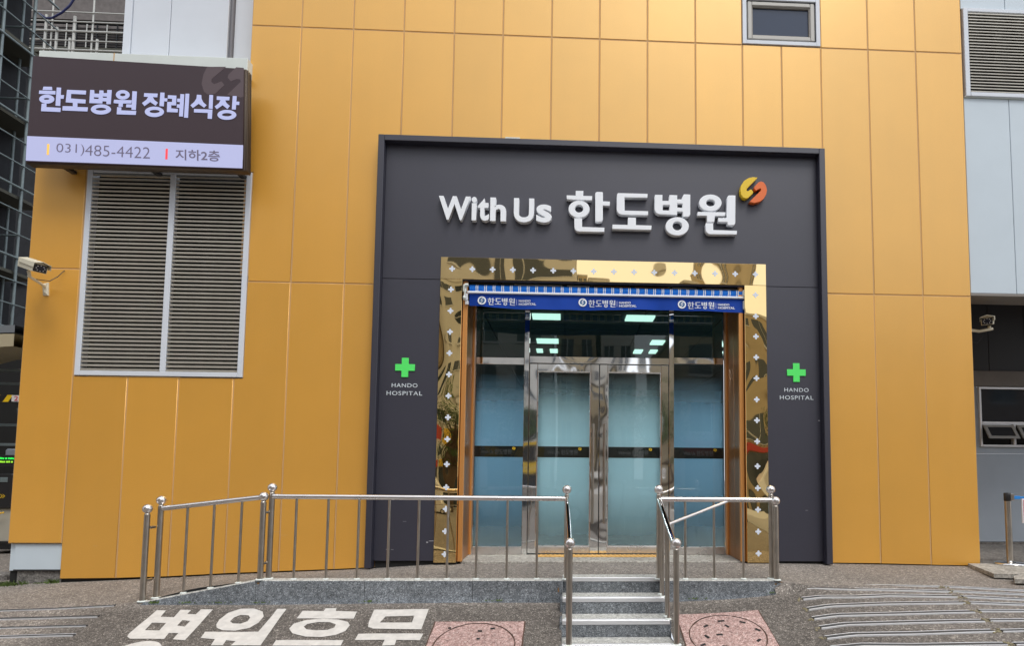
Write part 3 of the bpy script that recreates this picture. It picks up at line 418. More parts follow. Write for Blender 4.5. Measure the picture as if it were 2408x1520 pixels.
# foot of the wall under the short left panel
ft = empty('wall_foot', (-2.2, .1, 0), 'pale blue metal box and stone foot under the short leftmost yellow panel', 'wall base')
box('metal_cover', -2.40, -1.875, .03, .5, .175, .474, mt_bluegrey, ft, .004); box('corner_trim', -2.465, -2.405, .05, .5, .16, .474, mt_bluegrey, ft, .004)
box('stone_foot', -2.38, -1.875, .05, .5, -.05, .165, mt_concd, ft, .01); box('corner_block', -2.47, -2.385, .07, .5, -.05, .155, mt_black, ft)
box('drip_strip', -2.40, -1.875, .025, .05, .160, .176, mt_blk, ft, .002)
for jx, jb in ((-1.233, .086), (-.645, .104), (-.008, .138), (.61, .162), (1.248, .186), (7.853, .254), (8.491, .238)): box('sealant_bead', jx - .02, jx + .02, .0045, .02, jb, .34, mt_joint, fac, 0)
dk = MB()
for a, b, za, zb in ((-1.86, .61, .02, .12), (.61, 1.66, .13, .17)): dk.box(a, b, .03, .06, za - .05, zb + .06)
dk.build('base_gap', mt_black, fac)

# window in the upper wall
wn = empty('small_window', (6.7, 0, 6.9), 'small awning window with pale frame set high in the yellow wall', 'window')
def frame(name, x0, x1, z0, z1, t, y0, y1, mat, par, b=.003, tz=None):
    tz = tz or t
    mb = MB(); mb.box(x0, x0 + t, y0, y1, z0, z1, b); mb.box(x1 - t, x1, y0, y1, z0, z1, b); mb.box(x0 + t + .0005, x1 - t - .0005, y0, y1, z1 - tz, z1, b); mb.box(x0 + t + .0005, x1 - t - .0005, y0, y1, z0, z0 + tz, b)
    return mb.build(name, mat, par)
frame('outer_frame', 6.197, 7.219, 6.9, 7.556, .052, -.012, .05, mt_white, wn, .003)
frame('rebate', 6.251, 7.165, 6.954, 7.502, .014, .012, .05, mt_blk, wn, 0)
s_ = frame('sash', 6.267, 7.149, 6.970, 7.486, .055, -.004, .05, M('warm_grey_sash', (.46, .45, .42), .5), wn, .008)
frame('glazing_bead', 6.324, 7.092, 7.027, 7.429, .012, .012, .05, M('warm_grey_bead', (.30, .28, .25), .6), wn, .002)
box('pane', 6.337, 7.079, .035, .05, 7.04, 7.416, M('blue_dark_glass', (.035, .05, .085), .08, 0, .5), wn, 0)

# louvre windows
def louvre(name, x0, x1, z0, z1, n, bars, label, cat, blade_mat):
    r_ = empty(name, ((x0 + x1) / 2, 0, z0), label, cat)
    t = .062
    mb = MB(); mb.box(x0, x0 + t, -.012, .13, z0, z1, .004); mb.box(x1 - t, x1, -.012, .13, z0, z1, .004)
    mb.box(x0 + t + .001, x1 - t - .001, -.01, .06, z1 - .05, z1, .004); mb.box(x0 + t + .001, x1 - t - .001, -.016, .06, z0, z0 + .055, .004)
    mb.build('frame', mt_white, r_)
    ed = [x0 + t] + [q for b_ in bars for q in b_] + [x1 - t]
    for b_ in bars: box('mullion', b_[0], b_[1], -.014, .06, z0 + .056, z1 - .051, mt_white, r_, .004)
    box('backing', x0 + t, x1 - t, .10, .12, z0 + .05, z1 - .05, mt_black, r_, 0)
    pitch = (z1 - z0 - .105) / n
    for k in range(0, len(ed), 2):
        a, b = ed[k] + .004, ed[k + 1] - .004
        me = None
        for i in range(n):
            z = z0 + .055 + pitch * (i + .5)
            if me is None:
                h = pitch * (.36 if n > 30 else .25)
                p = [(-.008, -h * 1.2), (-.010, -h * .1), (.030, h * 1.05), (.034, h * 1.05), (.034, h * .8), (-.002, -h * .45), (-.002, -h * 1.2)]
                v = [(a, y, q) for y, q in p] + [(b, y, q) for y, q in p]; m_ = len(p)
                f = [(j, (j + 1) % m_, (j + 1) % m_ + m_, j + m_) for j in range(m_)] + [tuple(range(m_))[::-1], tuple(range(m_, 2 * m_))]
                me = bpy.data.meshes.new('slat'); me.from_pydata(v, [], f); me.materials.append(blade_mat); me.update()
            o = link('slat', me, None, r_); o.location.z += z; o.rotation_euler.x = random.uniform(-.02, .02)
    return r_
louvre('louvre_window', -1.842, .094, 2.452, 4.985, 49, [(-.868, -.800)], 'large double louvred vent window under the brown screen sign', 'louvre', mt_blade)
louvre('louvre_window', 9.15, 11.6, 6.30, 7.52, 27, [], 'louvred vent window high at the right edge above the blue grey panels', 'louvre', mt_blade)

# ---------------------------------------------------------------- charcoal portal
po = empty('entrance_portal', (4.4, 0, .26), 'charcoal portal surround framing the gold trimmed hospital entrance', 'entrance surround')
T = .074
for nm, a in (('rim_left', (1.645, 1.645 + T, -.15, 0, .215, 5.45)), ('rim_right', (7.19 - T, 7.19, -.15, 0, .262, 5.45)), ('rim_top', (1.645 + T + .0008, 7.19 - T - .0008, -.15, 0, 5.45 - T, 5.45))):
    box('rim', a[0], a[1], a[2], a[3], a[4], a[5], mt_dark, po, .005)
for x0, x1, z0, z1 in ((1.72, 2.43, .29, 3.682), (6.43, 7.115, .285, 3.682), (1.72, 7.115, 3.688, 5.375)):
    box('cladding_panel', x0, x1, -.05, 0 - .001, z0, z1, mt_dark, po, .002)
box('cladding_panel', 2.43, 6.43, -.049, -.002, 3.68, 3.687, mt_dark, po, 0)
box('kick_gap', 1.73, 2.43, -.02, -.002, .15, .29, mt_black, po, 0); box('kick_gap', 6.44, 7.11, -.02, -.002, .2, .285, mt_black, po, 0)
sc_ = M('pale_scuff', (.40, .40, .43), .7)
for x, z, l, h in ((2.36, .52, .07, .006), (2.33, .50, .02, .014), (1.86, .42, .02, .005), (1.92, .42, .03, .004), (7.08, 2.0, .02, .012), (6.9, .9, .03, .004), (2.05, .75, .04, .003)): box('scuff_mark', x, x + l, -.0508, -.0502, z, z + h, sc_, po, 0)
for x, z, l in ((.52, .62, .09), (.62, .58, .08), (.08, .56, .05), (.3, .66, .05), (-1.5, .45, .04)): box('scuff_mark', x, x + l, -.0006, -.0002, z, z + .003, M('orange_scuff', (.75, .48, .22), .7) if 'orange_scuff' not in bpy.data.materials else bpy.data.materials['orange_scuff'], fac, 0)
# bits lying on the rim
jk = MB(); jk.box(3.18, 3.36, -.13, -.02, 5.452, 5.475, .003); jk.build('loose_flashing', mt_ledge, po)
MB().tube([(3.38, -.1, 5.455), (3.44, -.09, 5.47), (3.5, -.1, 5.457), (3.56, -.08, 5.468), (3.6, -.1, 5.455)], .006, 6).build('cable_end', M('rusty', (.2, .08, .04), .8), po)
for x in (2.8, 4.22, 6.05): MB().ball((x, -.08, 5.462), .018, 8, 6).build('screw_head', mt_dark, po)

# ---------------------------------------------------------------- mirror gold door surround with cross inlays
gd = empty('gold_door_frame', (4.4, -.07, .26), 'mirror polished gold door frame dotted with small pale crosses', 'door frame')
GX0, GX1, GI0, GI1, GZ, GZI = 2.421, 6.442, 2.684, 6.17, 3.962, 3.69
box('header_panel', GX0, GX1, -.07, 0, GZI + .002, GZ, mt_goldh, gd, .002)
box('left_panel', GX0, GI0, -.07, 0, .95, GZI, mt_gold, gd, .002); box('left_panel', GX0, GI0, -.07, 0, .272, .946, mt_gold, gd, .002)
box('right_panel', GI1, GX1, -.07, 0, .272, GZI, mt_gold, gd, .002)
box('plinth_gap', GX0, GI0, -.05, 0, .2, .270, mt_black, gd, 0); box('plinth_gap', GI1, GX1, -.05, 0, .2, .270, mt_black, gd, 0)
cl = []
a, b = .037, .0125
pts = []
for qx, qz in ((1, 1), (-1, 1), (-1, -1), (1, -1)):
    seq = [(a, 0), (a - .006, b * .9), (b * 1.05, b * 1.05), (b * .9, a - .006), (0, a)]
    seq = [(qx * x, qz * z) for x, z in seq]
    if qx * qz < 0: seq = seq[::-1]
    pts += seq[:-1]
cross0 = prism('cross_inlay', [pts], -.0015, .003, mt_cross, gd)
CR = [(x, 3.815 + .015 * i / 15) for i, x in enumerate(CRT)] + [(2.552, z) for z in CRL] + [(6.306, z) for z in CRR]
for i, (x, z) in enumerate(CR):
    o = cross0 if i == 0 else cross0.copy()
    if i: C.objects.link(o); o.parent = gd
    o.location = (x - 4.4, -.0705 - (-.07), z - .26)

# ---------------------------------------------------------------- recess, jambs, glazing
rc = empty('entrance_recess', (4.4, .3, .26), 'orange metal lined door reveal inside the gold frame', 'door reveal')
for s_, x0 in ((1, 2.69), (-1, 6.165)):
    f_ = lambda a, b: (min(x0 + s_ * a, x0 + s_ * b), max(x0 + s_ * a, x0 + s_ * b))
    a, b = f_(0, .055); box('edge_trim', a, b, -.01, .045, .275, 3.69, mt_trim, rc, .004)
    a, b = f_(.006, .035); box('reveal_panel', a, b, .05, .33, .27, 3.69, mt_jamb, rc, .003)
    box('reveal_panel', a, b, .337, .62, .27, 3.69, mt_jamb, rc, .003)
    a, b = f_(.02, .058); box('edge_trim', a, b, .625, .665, .272, 3.69, mt_trim, rc, .003)
    a, b = f_(-.03, .004); box('backing', a, b, 0.002, .7, .2, 3.72, mt_black, rc, 0)
box('soffit', 2.66, 6.2, .0, .9, 3.72, 3.76, mt_black, rc, 0)
box('door_sill', 2.72, 6.13, .02, .66, .22, .273, mt_conc, rc, .006)
for i in range(3):
    x0 = 2.95 + i * 1.0
    box('soffit_bracket', x0 + .35, x0 + 1.3, .12, .17, 3.675, 3.70, mt_alu if i % 2 == 0 else mt_jamb, rc, .003)
for x in (3.1, 3.9, 4.75, 5.6): box('fixing_block', x, x + .06, .04, .12, 3.66, 3.72, mt_blk, rc, .003)
ty = tag(box('tactile_strip', 3.62, 5.24, .40, .60, .2735, .279, mt_yelpave, None, .002), 'yellow ridged tactile strip on the sill before the glass doors', 'tactile paving')
rb = MB()
for i in range(27):
    x = 3.65 + i * .06; rb.box(x, x + .028, .41, .59, .2785, .285, .003)
o = rb.build('ridges', mt_yelpave, ty); o['kind'] = 'stuff'

gl = empty('glass_entrance', (4.4, .7, .27), 'steel framed glass entrance front with transom and side lights', 'glass front')
YF, YB = .66, .74
for x0, x1 in ((2.735, 2.765), (3.402, 3.470), (5.344, 5.410), (6.085, 6.115)): box('post', x0, x1, YF, YB, .272, 3.69, mt_mirror, gl, .004)
box('transom', 2.767, 3.400, YF + .004, YB, 2.775, 2.868, mt_mirror, gl, .004); box('transom', 3.472, 5.342, YF + .004, YB, 2.80, 2.892, mt_mirror, gl, .004); box('transom', 5.412, 6.083, YF + .004, YB, 2.818, 2.905, mt_mirror, gl, .004)
for a, b in ((2.767, 3.400), (5.412, 6.083)): box('sill_rail', a, b, YF + .004, YB, .273, .37, mt_steel, gl, .004)
box('head_rail', 2.767, 3.400, YF + .004, YB, 3.62, 3.69, mt_blk, gl, .002); box('head_rail', 3.472, 5.342, YF + .004, YB, 3.62, 3.69, mt_blk, gl, .002); box('head_rail', 5.412, 6.083, YF + .004, YB, 3.62, 3.69, mt_blk, gl, .002)
def pane(x0, x1, z0, z1, par, y=.70, mat=None): return MB().quad((x0, y, z0), (x1, y, z0), (x1, y, z1), (x0, y, z1)).build('pane', mat or mt_glass, par)
for a, b in ((2.767, 3.400), (3.472, 5.342), (5.412, 6.083)): pane(a, b, 2.86, 3.63, gl)
def filmed(x0, x1, z0, z1, par, mat, xe):
    p = pane(x0, x1, z0, z1, par, mat=mt_clear)
    for a, b in ((z0, 1.542), (1.688, 2.66)):
        MB().quad((x0, .708, a), (x1, .708, a), (x1, .708, b), (x0, .708, b)).build('frosted_film', mat, p)
    MB().quad((x0, .712, 1.545), (x1, .712, 1.545), (x1, .712, 1.685), (x0, .712, 1.685)).build('band_shade_sheet', M('band_shadow', (.004, .012, .012), .4) if 'band_shadow' not in bpy.data.materials else bpy.data.materials['band_shadow'], p)  # opaque near-black sheet painting in the lobby darkness behind clear glass
    fit_text('lettering', 'With Us', xe - .42, xe - .26, 1.585, 1.632, .695, .002, mt_bandtxt, p, .02)
    hangul('lettering', xe - .24, xe - .02, 1.575, 1.645, .695, .002, mt_bandtxt, p)
    emblem('emblem', xe + .01, 1.657, .042, .695, .002, mt_emby, p)
mt_bandtxt = M('faint_grey_print', (.055, .065, .065), .6)
def allpts(loops): return [p for l in loops for p in l]
MAINL = [[lp for lp in st] for gl_ in MAIN for st in gl_]
_pts = [p for st in MAINL for lp in st for p in lp]
HX0, HX1 = min(p[0] for p in _pts), max(p[0] for p in _pts); HZ0, HZ1 = min(p[1] for p in _pts), max(p[1] for p in _pts)
def join(parts, name, mat, par):
    import bmesh
    bm = bmesh.new()
    for p in parts: bm.from_mesh(p.data)
    me = bpy.data.meshes.new(name); bm.to_mesh(me); bm.free()
    for p in parts:
        d = p.data; bpy.data.objects.remove(p); bpy.data.meshes.remove(d)
    return link(name, me, mat, par)
def hangul(name, x0, x1, z0, z1, y, dep, mat, par, thick=0):
    ps = []
    for i, st in enumerate(MAINL):
        ps.append(prism('t', [[(x0 + (px - HX0) / (HX1 - HX0) * (x1 - x0), z0 + (pz - HZ0) / (HZ1 - HZ0) * (z1 - z0)) for px, pz in lp] for lp in st], y - .0002 * (i % 3), dep, mat, par))
    return join(ps, name, mat, par)
_e = EMB[0] + EMB[1]; EX0, EX1 = min(p[0] for p in _e), max(p[0] for p in _e); EZ0, EZ1 = min(p[1] for p in _e), max(p[1] for p in _e)
def emblem(name, xc, zc, size, y, dep, mat, par, mat2=None):
    k = size / (EX1 - EX0); cx, cz = (EX0 + EX1) / 2, (EZ0 + EZ1) / 2
    ps = [prism('t', [[(xc + (px - cx) * k, zc + (pz - cz) * k) for px, pz in lp]], y, dep, mat, par) for lp in EMB]
    return join(ps, name, mat, par)
filmed(2.767, 3.400, .372, 2.773, gl, mt_films, 3.27); filmed(5.412, 6.083, .372, 2.816, gl, mt_films, 5.96)
def door(x0, x1, s0, s1, hx, label, xe):
    d = empty('glass_door', ((x0 + x1) / 2, .70, .285), label, 'door', 'glass double doors of the entrance')
    box('stile', x0, x0 + s0, YF, YB, .285, 2.788, mt_mirror, d, .005); box('stile', x1 - s1, x1, YF, YB, .285, 2.788, mt_mirror, d, .005)
    box('top_rail', x0 + s0 + .001, x1 - s1 - .001, YF + .003, YB, 2.69, 2.788, mt_mirror, d, .004)
    box('bottom_rail', x0 + s0 + .001, x1 - s1 - .001, YF + .003, YB, .285, .374, mt_steel, d, .004)
    frame('glazing_bead', x0 + s0, x1 - s1, .374, 2.69, .012, YF + .012, YB, mt_steel, d, .002)
    filmed(x0 + s0 + .012, x1 - s1 - .012, .386, 2.678, d, mt_filmd, xe)
    h = MB(); h.tube([(hx, .60, .68), (hx, .60, 1.99)], .016, 12)
    for z in (.8, 1.87): h.tube([(hx, .60, z), (hx, .662, z)], .008, 8)
    h.build('pull_handle', mt_post, d)
    return d
door(3.478, 4.402, .105, .112, 4.325, 'left leaf of the frosted glass double doors', 4.144)
door(4.412, 5.336, .107, .100, 4.478, 'right leaf of the frosted glass double doors', 5.087)
for x in (3.474, 4.407, 5.340): box('door_gap', x - .003, x + .003, YF + .02, YB, .285, 2.79, mt_black, gl, 0)

# lobby seen through the glass
lb = empty('lobby', (4.4, 4, .27), 'dim lobby behind the glass entrance with tiled ceiling', 'room interior')
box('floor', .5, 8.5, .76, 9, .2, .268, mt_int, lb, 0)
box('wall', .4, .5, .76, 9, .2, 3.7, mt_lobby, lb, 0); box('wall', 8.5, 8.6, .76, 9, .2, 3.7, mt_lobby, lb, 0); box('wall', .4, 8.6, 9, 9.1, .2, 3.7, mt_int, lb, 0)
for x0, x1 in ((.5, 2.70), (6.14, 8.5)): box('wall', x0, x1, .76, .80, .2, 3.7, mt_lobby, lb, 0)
mt_tile = M('ceiling_tile', (.06, .075, .072), .8)  # tile colour darkened to stand for the dim ceiling
for i in range(7):
    for j in range(7):
        x = .55 + i * 1.13; y = .80 + j * 1.17
        box('ceiling_tile', x, x + 1.115, y, y + 1.155, 3.56, 3.58, mt_tile, lb, 0)
box('ceiling_slab', .4, 8.6, .76, 9.1, 3.6, 3.7, mt_int, lb, 0)
cl_spots = ((3.474, 3.872, 1.0, 1.275, 'nearest to the glass on the left'), (4.80, 5.205, .99, 1.27, 'nearest to the glass on the right'), (3.46, 3.824, 2.64, 2.945, 'second from the glass on the left'), (5.385, 5.607, 2.61, 2.915, 'second from the glass on the right'), (3.418, 3.53, 3.50, 3.79, 'deepest of the left pair, short one'), (3.66, 3.80, 3.50, 3.79, 'deepest left, beside the short one'), (5.184, 5.335, 3.42, 3.725, 'deepest on the right, short one'), (5.47, 5.60, 3.42, 3.70, 'deepest far right, narrow one'))
for x0, x1, y0, y1, w_ in cl_spots:
    t_ = tag(box('ceiling_light', x0, x1, y0, y1, 3.535, 3.558, mt_lamp, None, 0), 'lit lobby ceiling light panel, ' + w_, 'ceiling light', 'lit ceiling lights in the lobby')
for x0, y0, w_ in ((1.0, 1.15, 'far left corner nearest the glass'), (.9, 3.3, 'far left side, deeper in'), (6.7, 1.15, 'far right corner nearest the glass'), (7.1, 3.3, 'far right side, deeper in')): tag(box('ceiling_light', x0, x0 + 1.15, y0, y0 + 1.15, 3.535, 3.558, mt_backlight, None, 0), 'added unseen lobby light panel backlighting the door film, ' + w_, 'ceiling light', 'lit ceiling lights in the lobby')  # added panels outside the transom view, there to backlight the frosted film

# ---------------------------------------------------------------- awning
aw = empty('retractable_awning', (4.46, .1, 3.4), 'rolled up blue striped awning with blue printed valance over the doors', 'awning')
r_ = MB(); r_.tube([(2.765, .125, 3.632), (6.158, .125, 3.632)], .042, 20); r_.build('roller', mt_blue2, aw)
st = MB()
for i in range(33):
    x = 2.84 + i * .1045
    for dx in (0, .021):
        st.tube([(x + dx, .125, 3.632), (x + dx + .011, .125, 3.632)], .0435, 20, False)
st_o = st.build('stripes', mt_print, aw); st_o['kind'] = 'stuff'
box('front_bar', 2.742, 6.186, .06, .11, 3.556, 3.582, mt_whiteletter, aw, .006)
nx, nz_ = 160, 8; v = []; f = []
def valy(x, t): return .088 + .012 * t * math.sin(x * 6.2) + .008 * t * math.sin(x * 15 + 1) + .05 * math.exp(-((x - 2.77) / .12) ** 2) * t
for j in range(nz_ + 1):
    t = j / nz_
    for i in range(nx + 1):
        x = 2.765 + (6.168 - 2.765) * i / nx
        sag = .012 * math.sin(x * 2.1) - .022 * math.exp(-((x - 2.8) / .25) ** 2)
        v.append((x, valy(x, t), 3.556 - t * (.172 + sag)))
for j in range(nz_):
    for i in range(nx): a = j * (nx + 1) + i; f.append((a, a + nx + 1, a + nx + 2, a + 1))
vl = MB().add(v, f, True).build('valance', mt_blue, aw)
def drape(o, off):
    for v_ in o.data.vertices:
        t = (3.556 - v_.co.z) / .172; v_.co.y = valy(v_.co.x, t) - off - (.0012 if v_.co.y < .05 else 0)
    return o
for x0 in (2.867, 4.105, 5.342):
    d = prism('emblem_disc', [[(x0 + .052 + .052 * math.cos(q * .2618), 3.473 + .052 * math.sin(q * .2618)) for q in range(24)]], .05, .002, mt_print, vl)
    for v_ in d.data.vertices: v_.co.y = valy(v_.co.x, .48) - .004 - (.001 if v_.co.y < .0505 else 0)
    e = emblem('emblem', x0 + .052, 3.473, .07, .04, .002, M('blue_print', (.02, .12, .3), .6) if 'blue_print' not in bpy.data.materials else bpy.data.materials['blue_print'], vl)
    for v_ in e.data.vertices: v_.co.y = valy(v_.co.x, .48) - .0075 - (.001 if v_.co.y < .041 else 0)
    for o in (hangul('lettering', x0 + .122, x0 + .458, 3.414, 3.507, .045, .002, mt_print, vl), prism('divider', [[(x0 + .475, 3.425), (x0 + .479, 3.425), (x0 + .479, 3.495), (x0 + .475, 3.495)]], .045, .002, mt_print, vl),
              fit_text('lettering', 'HANDO', x0 + .502, x0 + .648, 3.463, 3.492, .045, .002, mt_print, vl, .05), fit_text('lettering', 'HOSPITAL', x0 + .502, x0 + .717, 3.422, 3.452, .045, .002, mt_print, vl, .05)):
        drape(o, .004)
k = MB(); k.box(2.69, 2.735, .04, .15, 3.56, 3.66, .01); k.tube([(2.72, .03, 3.645), (2.76, .03, 3.645)], .02, 10); k.build('end_bracket', mt_ledge, aw)
k = MB(); k.tube([(2.725, .03, 3.6), (2.722, .02, 3.54), (2.718, .02, 3.5)], .007, 8); k.lathe((2.718, .02, 3.46), [(.001, 0), (.018, .008), (.02, .03), (.014, .045), (.001, .05)], 10); k.build('crank_loop', mt_ledge, aw)
k = MB(); k.box(2.70, 2.75, .05, .14, 3.46, 3.55, .006); k.box(2.72, 2.762, .05, .09, 3.41, 3.455, .004); k.build('arm_joint', mt_alu, aw)
MB().box(6.155, 6.18, .05, .15, 3.585, 3.665, .008).build('end_bracket', mt_ledge, aw); MB().box(6.16, 6.178, .06, .1, 3.42, 3.53, .006).build('arm_joint', mt_ledge, aw)

aw.location += Vector((0, -.10, -.027))

# ---------------------------------------------------------------- main sign letters and emblem
sg = empty('letter_sign', (4, -.05, 4.3), 'raised white sign letters across the charcoal portal above the gold frame', 'sign')
for gph in MAIN:
    ps = [prism('t', stq, -.125 - .0004 * i, .074 + .0004 * i, mt_whiteletter, sg, .0025) for i, stq in enumerate(gph)]
    join(ps, 'letter', mt_whiteletter, sg)
WU = [('W', 720, 990, 625, 828), ('i', 1001, 1045, 630, 832), ('t', 1057, 1150, 642, 834), ('h', 1161, 1298, 636, 838), ('U', 1364, 1538, 641, 848), ('s', 1558, 1692, 694, 849)]
for ch, u0, u1, v0, v1 in WU:
    x0 = 2.388 + (u0 - 720) * (3.762 - 2.388) / 970; x1 = 2.388 + (u1 - 720) * (3.762 - 2.388) / 970
    slp = .024
    zt = 4.705 - (v0 - 622 - (u0 + u1) / 2 * slp + 720 * slp) * .3 / 205; zb = 4.705 - (v1 - 622 - (u0 + u1) / 2 * slp + 720 * slp) * .3 / 205
    fit_text('letter', ch, x0, x1, zb, zt, -.125, .074, mt_whiteletter, sg, .032)
em = empty('emblem_sign', (5.8, -.05, 4.6), 'round yellow and orange interlocking emblem at the upper right end of the sign letters', 'emblem')
prism('emblem_half', [EMB[0]], -.125, .074, mt_emby, em, .002); prism('emblem_half', [EMB[1]], -.125, .074, mt_embo, em, .002)
def cross_sign(xc, label, dz, k=1.0):
    t = empty('cross_sign', (xc, -.05, 2.3), label, 'sign', 'green cross signs beside the entrance')
    a, b = .1165, .040; zc = 2.593 + dz
    P_ = [(a, -b), (a, b), (b, b), (b, a), (-b, a), (-b, b), (-a, b), (-a, -b), (-b, -b), (-b, -a), (b, -a), (b, -b)]
    prism('green_cross', [[(xc + .0 + x, zc + z) for x, z in P_]], -.062, .012, mt_green, t, .001)
    fit_text('lettering', 'HANDO', xc - .153, xc + .153, 2.352 + dz, 2.400 + dz, -.055, .0055, mt_letter, t, .006, 1.15)
    fit_text('lettering', 'HOSPITAL', xc - .211, xc + .211, 2.255 + dz, 2.305 + dz, -.055, .0055, mt_letter, t, .006, 1.15)
cross_sign(2.024, 'green cross sign with pale HANDO HOSPITAL lettering left of the gold frame', 0)
cross_sign(6.812, 'green cross sign with pale HANDO HOSPITAL lettering right of the gold frame', .008)

# ---------------------------------------------------------------- funeral hall screen sign
fs = empty('screen_sign', (-1.07, -.2, 4.88), 'dark brown screen sign with glowing pale Korean letters and phone number band', 'sign')
pc = [(-2.272, 4.875), (.160, 4.862), (.113, 6.085), (-2.278, 6.148)]
prism('screen', [pc], -.35, .02, mt_scr, fs)
prism('lit_band', [[(-2.272, 4.885), (.158, 4.868), (.152, 5.148), (-2.276, 5.177)]], -.3535, .006, mt_litband, fs)
prism('cabinet', [[(-2.29, 4.865), (.185, 4.850), (.135, 6.095), (-2.29, 6.158)]], -.33, .12, mt_cab, fs, .006)
for z in (5.1, 5.4, 5.7): pass
for i in range(3): prism('side_rib', [[(.148 - .0, 4.86), (.196, 4.86), (.15, 6.09), (.105, 6.09)]], -.315 + i * .035, .012, mt_cab, fs)
for gph in FUN:
    ps = [prism('t', stq, -.356 - .0003 * i, .004 + .0003 * i, mt_lit, fs) for i, stq in enumerate(gph)]
    join(ps, 'letter', mt_lit, fs)
for lp in FEMB: prism('faint_emblem', [lp], -.3515, .001, mt_scrl, fs)
def quadfit(name, body, q, mat, off):
    o = fit_text(name, body, 0, 1, 0, 1, -.357, .002, mat, fs, off)
    (ax, az), (bx, bz), (cx_, cz_), (dx, dz) = q
    for v_ in o.data.vertices:
        s, t = v_.co.x, v_.co.z
        v_.co.x = ax * (1 - s) * t + bx * s * t + cx_ * s * (1 - t) + dx * (1 - s) * (1 - t); v_.co.z = az * (1 - s) * t + bz * s * t + cz_ * s * (1 - t) + dz * (1 - s) * (1 - t)
quadfit('lettering', '031)', [(-1.942, 5.100), (-1.632, 5.097), (-1.628, 4.959), (-1.938, 4.962)], mt_num, -.012); quadfit('lettering', '485-4422', [(-1.622, 5.092), (-.896, 5.085), (-.892, 4.950), (-1.618, 4.966)], mt_num, -.012)
quadfit('lettering', '지하2층', FBOX['flo'], mt_num, .012)
prism('bar', [FBOX['yb']], -.356, .004, mt_ye, fs); prism('bar', [FBOX['rb']], -.356, .004, mt_re, fs)
for x in (-2.0, -1.0, 0.0): box('bracket', x - .03, x + .03, -.21, 0, 4.90, 4.94, mt_blk, fs, .004)
fl = tag(box('roof_flashing', -2.417, .035, -.12, .3, 6.165, 6.375, mt_ledge, None, .006), 'pale metal flashing along the top of the wall behind the brown screen sign', 'flashing')
MB().box(-1.545, -1.535, -.124, -.10, 6.17, 6.376).build('joint', mt_joint, fl)

# white wall above the flashing
ww = empty('white_building', (-1, .3, 6.3), 'white panelled upper building with a dark downpipe above the screen sign', 'building')
for x0, x1, y0 in ((-1.745, -1.655, .28), (-1.65, -1.184, .3), (-1.176, -.455, .3), (-.405, -.005, .36)): box('panel', x0, x1, y0, y0 + .04, 6.3, 9.6, mt_white, ww, .004)
box('backing', -1.7, -.01, .42, .5, 6.3, 9.6, mt_black, ww, 0); box('side_panel', -1.745, -1.73, .33, 3, 6.3, 9.6, mt_white, ww, 0)
MB().tube([(-.43, .35, 6.3), (-.43, .35, 9.6)], .03, 12).build('downpipe', M('dark_grey_pipe', (.16, .16, .18), .5), ww)

# ---------------------------------------------------------------- right-hand building and recess
rbz = empty('blue_grey_building', (10, 0, .2), 'pale blue grey panelled wall with a shaded window recess at the right edge', 'building')
for x0, x1 in ((9.134, 9.741), (9.747, 10.36), (10.366, 10.98), (10.986, 11.6), (11.606, 12.2)):
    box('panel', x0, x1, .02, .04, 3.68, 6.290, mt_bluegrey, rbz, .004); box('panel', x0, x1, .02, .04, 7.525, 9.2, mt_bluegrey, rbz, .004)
box('sill_strip', 9.134, 12.2, .0, .06, 6.292, 6.30, mt_ledge, rbz, 0)
box('soffit_edge', 9.125, 12.2, .01, .4, 3.64, 3.676, M('soffit_brown', (.22, .20, .18), .6), rbz, .004)
box('backing', 9.125, 12.2, .06, .12, 3.66, 9.2, mt_black, rbz, 0)
box('recess_ceiling', 9.12, 14, .1, 2.2, 4.45, 4.5, mt_black, rbz, 0)
for x0, x1 in ((9.12, 10.20), (10.208, 10.806), (10.814, 11.415), (11.423, 12.03), (12.04, 14)): box('dark_panel', x0, x1, 2.1, 2.13, 3.035, 4.45, M('near_black_panel', (.035, .035, .038), .5) if 'near_black_panel' not in bpy.data.materials else bpy.data.materials['near_black_panel'], rbz, .003)
box('dark_backing', 9.12, 14, 2.13, 2.2, 3.0, 4.5, M('joint_grey', (.12, .12, .12), .7), rbz, 0)
box('concrete_band', 9.12, 14, 2.06, 2.2, 2.78, 3.03, M('grey_brown_render', (.20, .18, .165), .8, var=.12, vscale=4), rbz, .006)
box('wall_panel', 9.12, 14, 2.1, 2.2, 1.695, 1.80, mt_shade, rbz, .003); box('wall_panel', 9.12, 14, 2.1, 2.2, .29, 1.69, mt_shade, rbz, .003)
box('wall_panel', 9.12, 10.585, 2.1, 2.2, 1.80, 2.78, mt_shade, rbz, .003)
box('wall_plinth', 9.12, 14, 2.08, 2.2, .1, .285, mt_concd, rbz, 0)
box('recess_end_wall', 14, 14.1, 0, 2.2, 0, 4.5, mt_shade, rbz, 0)
rw = empty('recess_window', (11.4, 2.1, 1.8), 'aluminium window with two tilted lower vents in the shaded recess', 'window')
frame('frame', 10.59, 13.0, 1.80, 2.765, .035, 2.05, 2.12, mt_alu, rw, .004)
box('transom', 10.626, 12.964, 2.05, 2.12, 2.165, 2.205, mt_alu, rw, .004)
box('pane', 10.626, 12.964, 2.10, 2.115, 2.205, 2.73, M('dark_reflecting_glass', (.02, .03, .04), .06), rw, 0)
box('mullion', 11.135, 11.18, 2.05, 2.12, 1.836, 2.164, mt_alu, rw, .004); box('mullion', 11.69, 11.73, 2.05, 2.12, 1.836, 2.164, mt_alu, rw, .004)
box('vent_backing', 10.626, 12.964, 2.13, 2.14, 1.836, 2.164, mt_black, rw, 0)
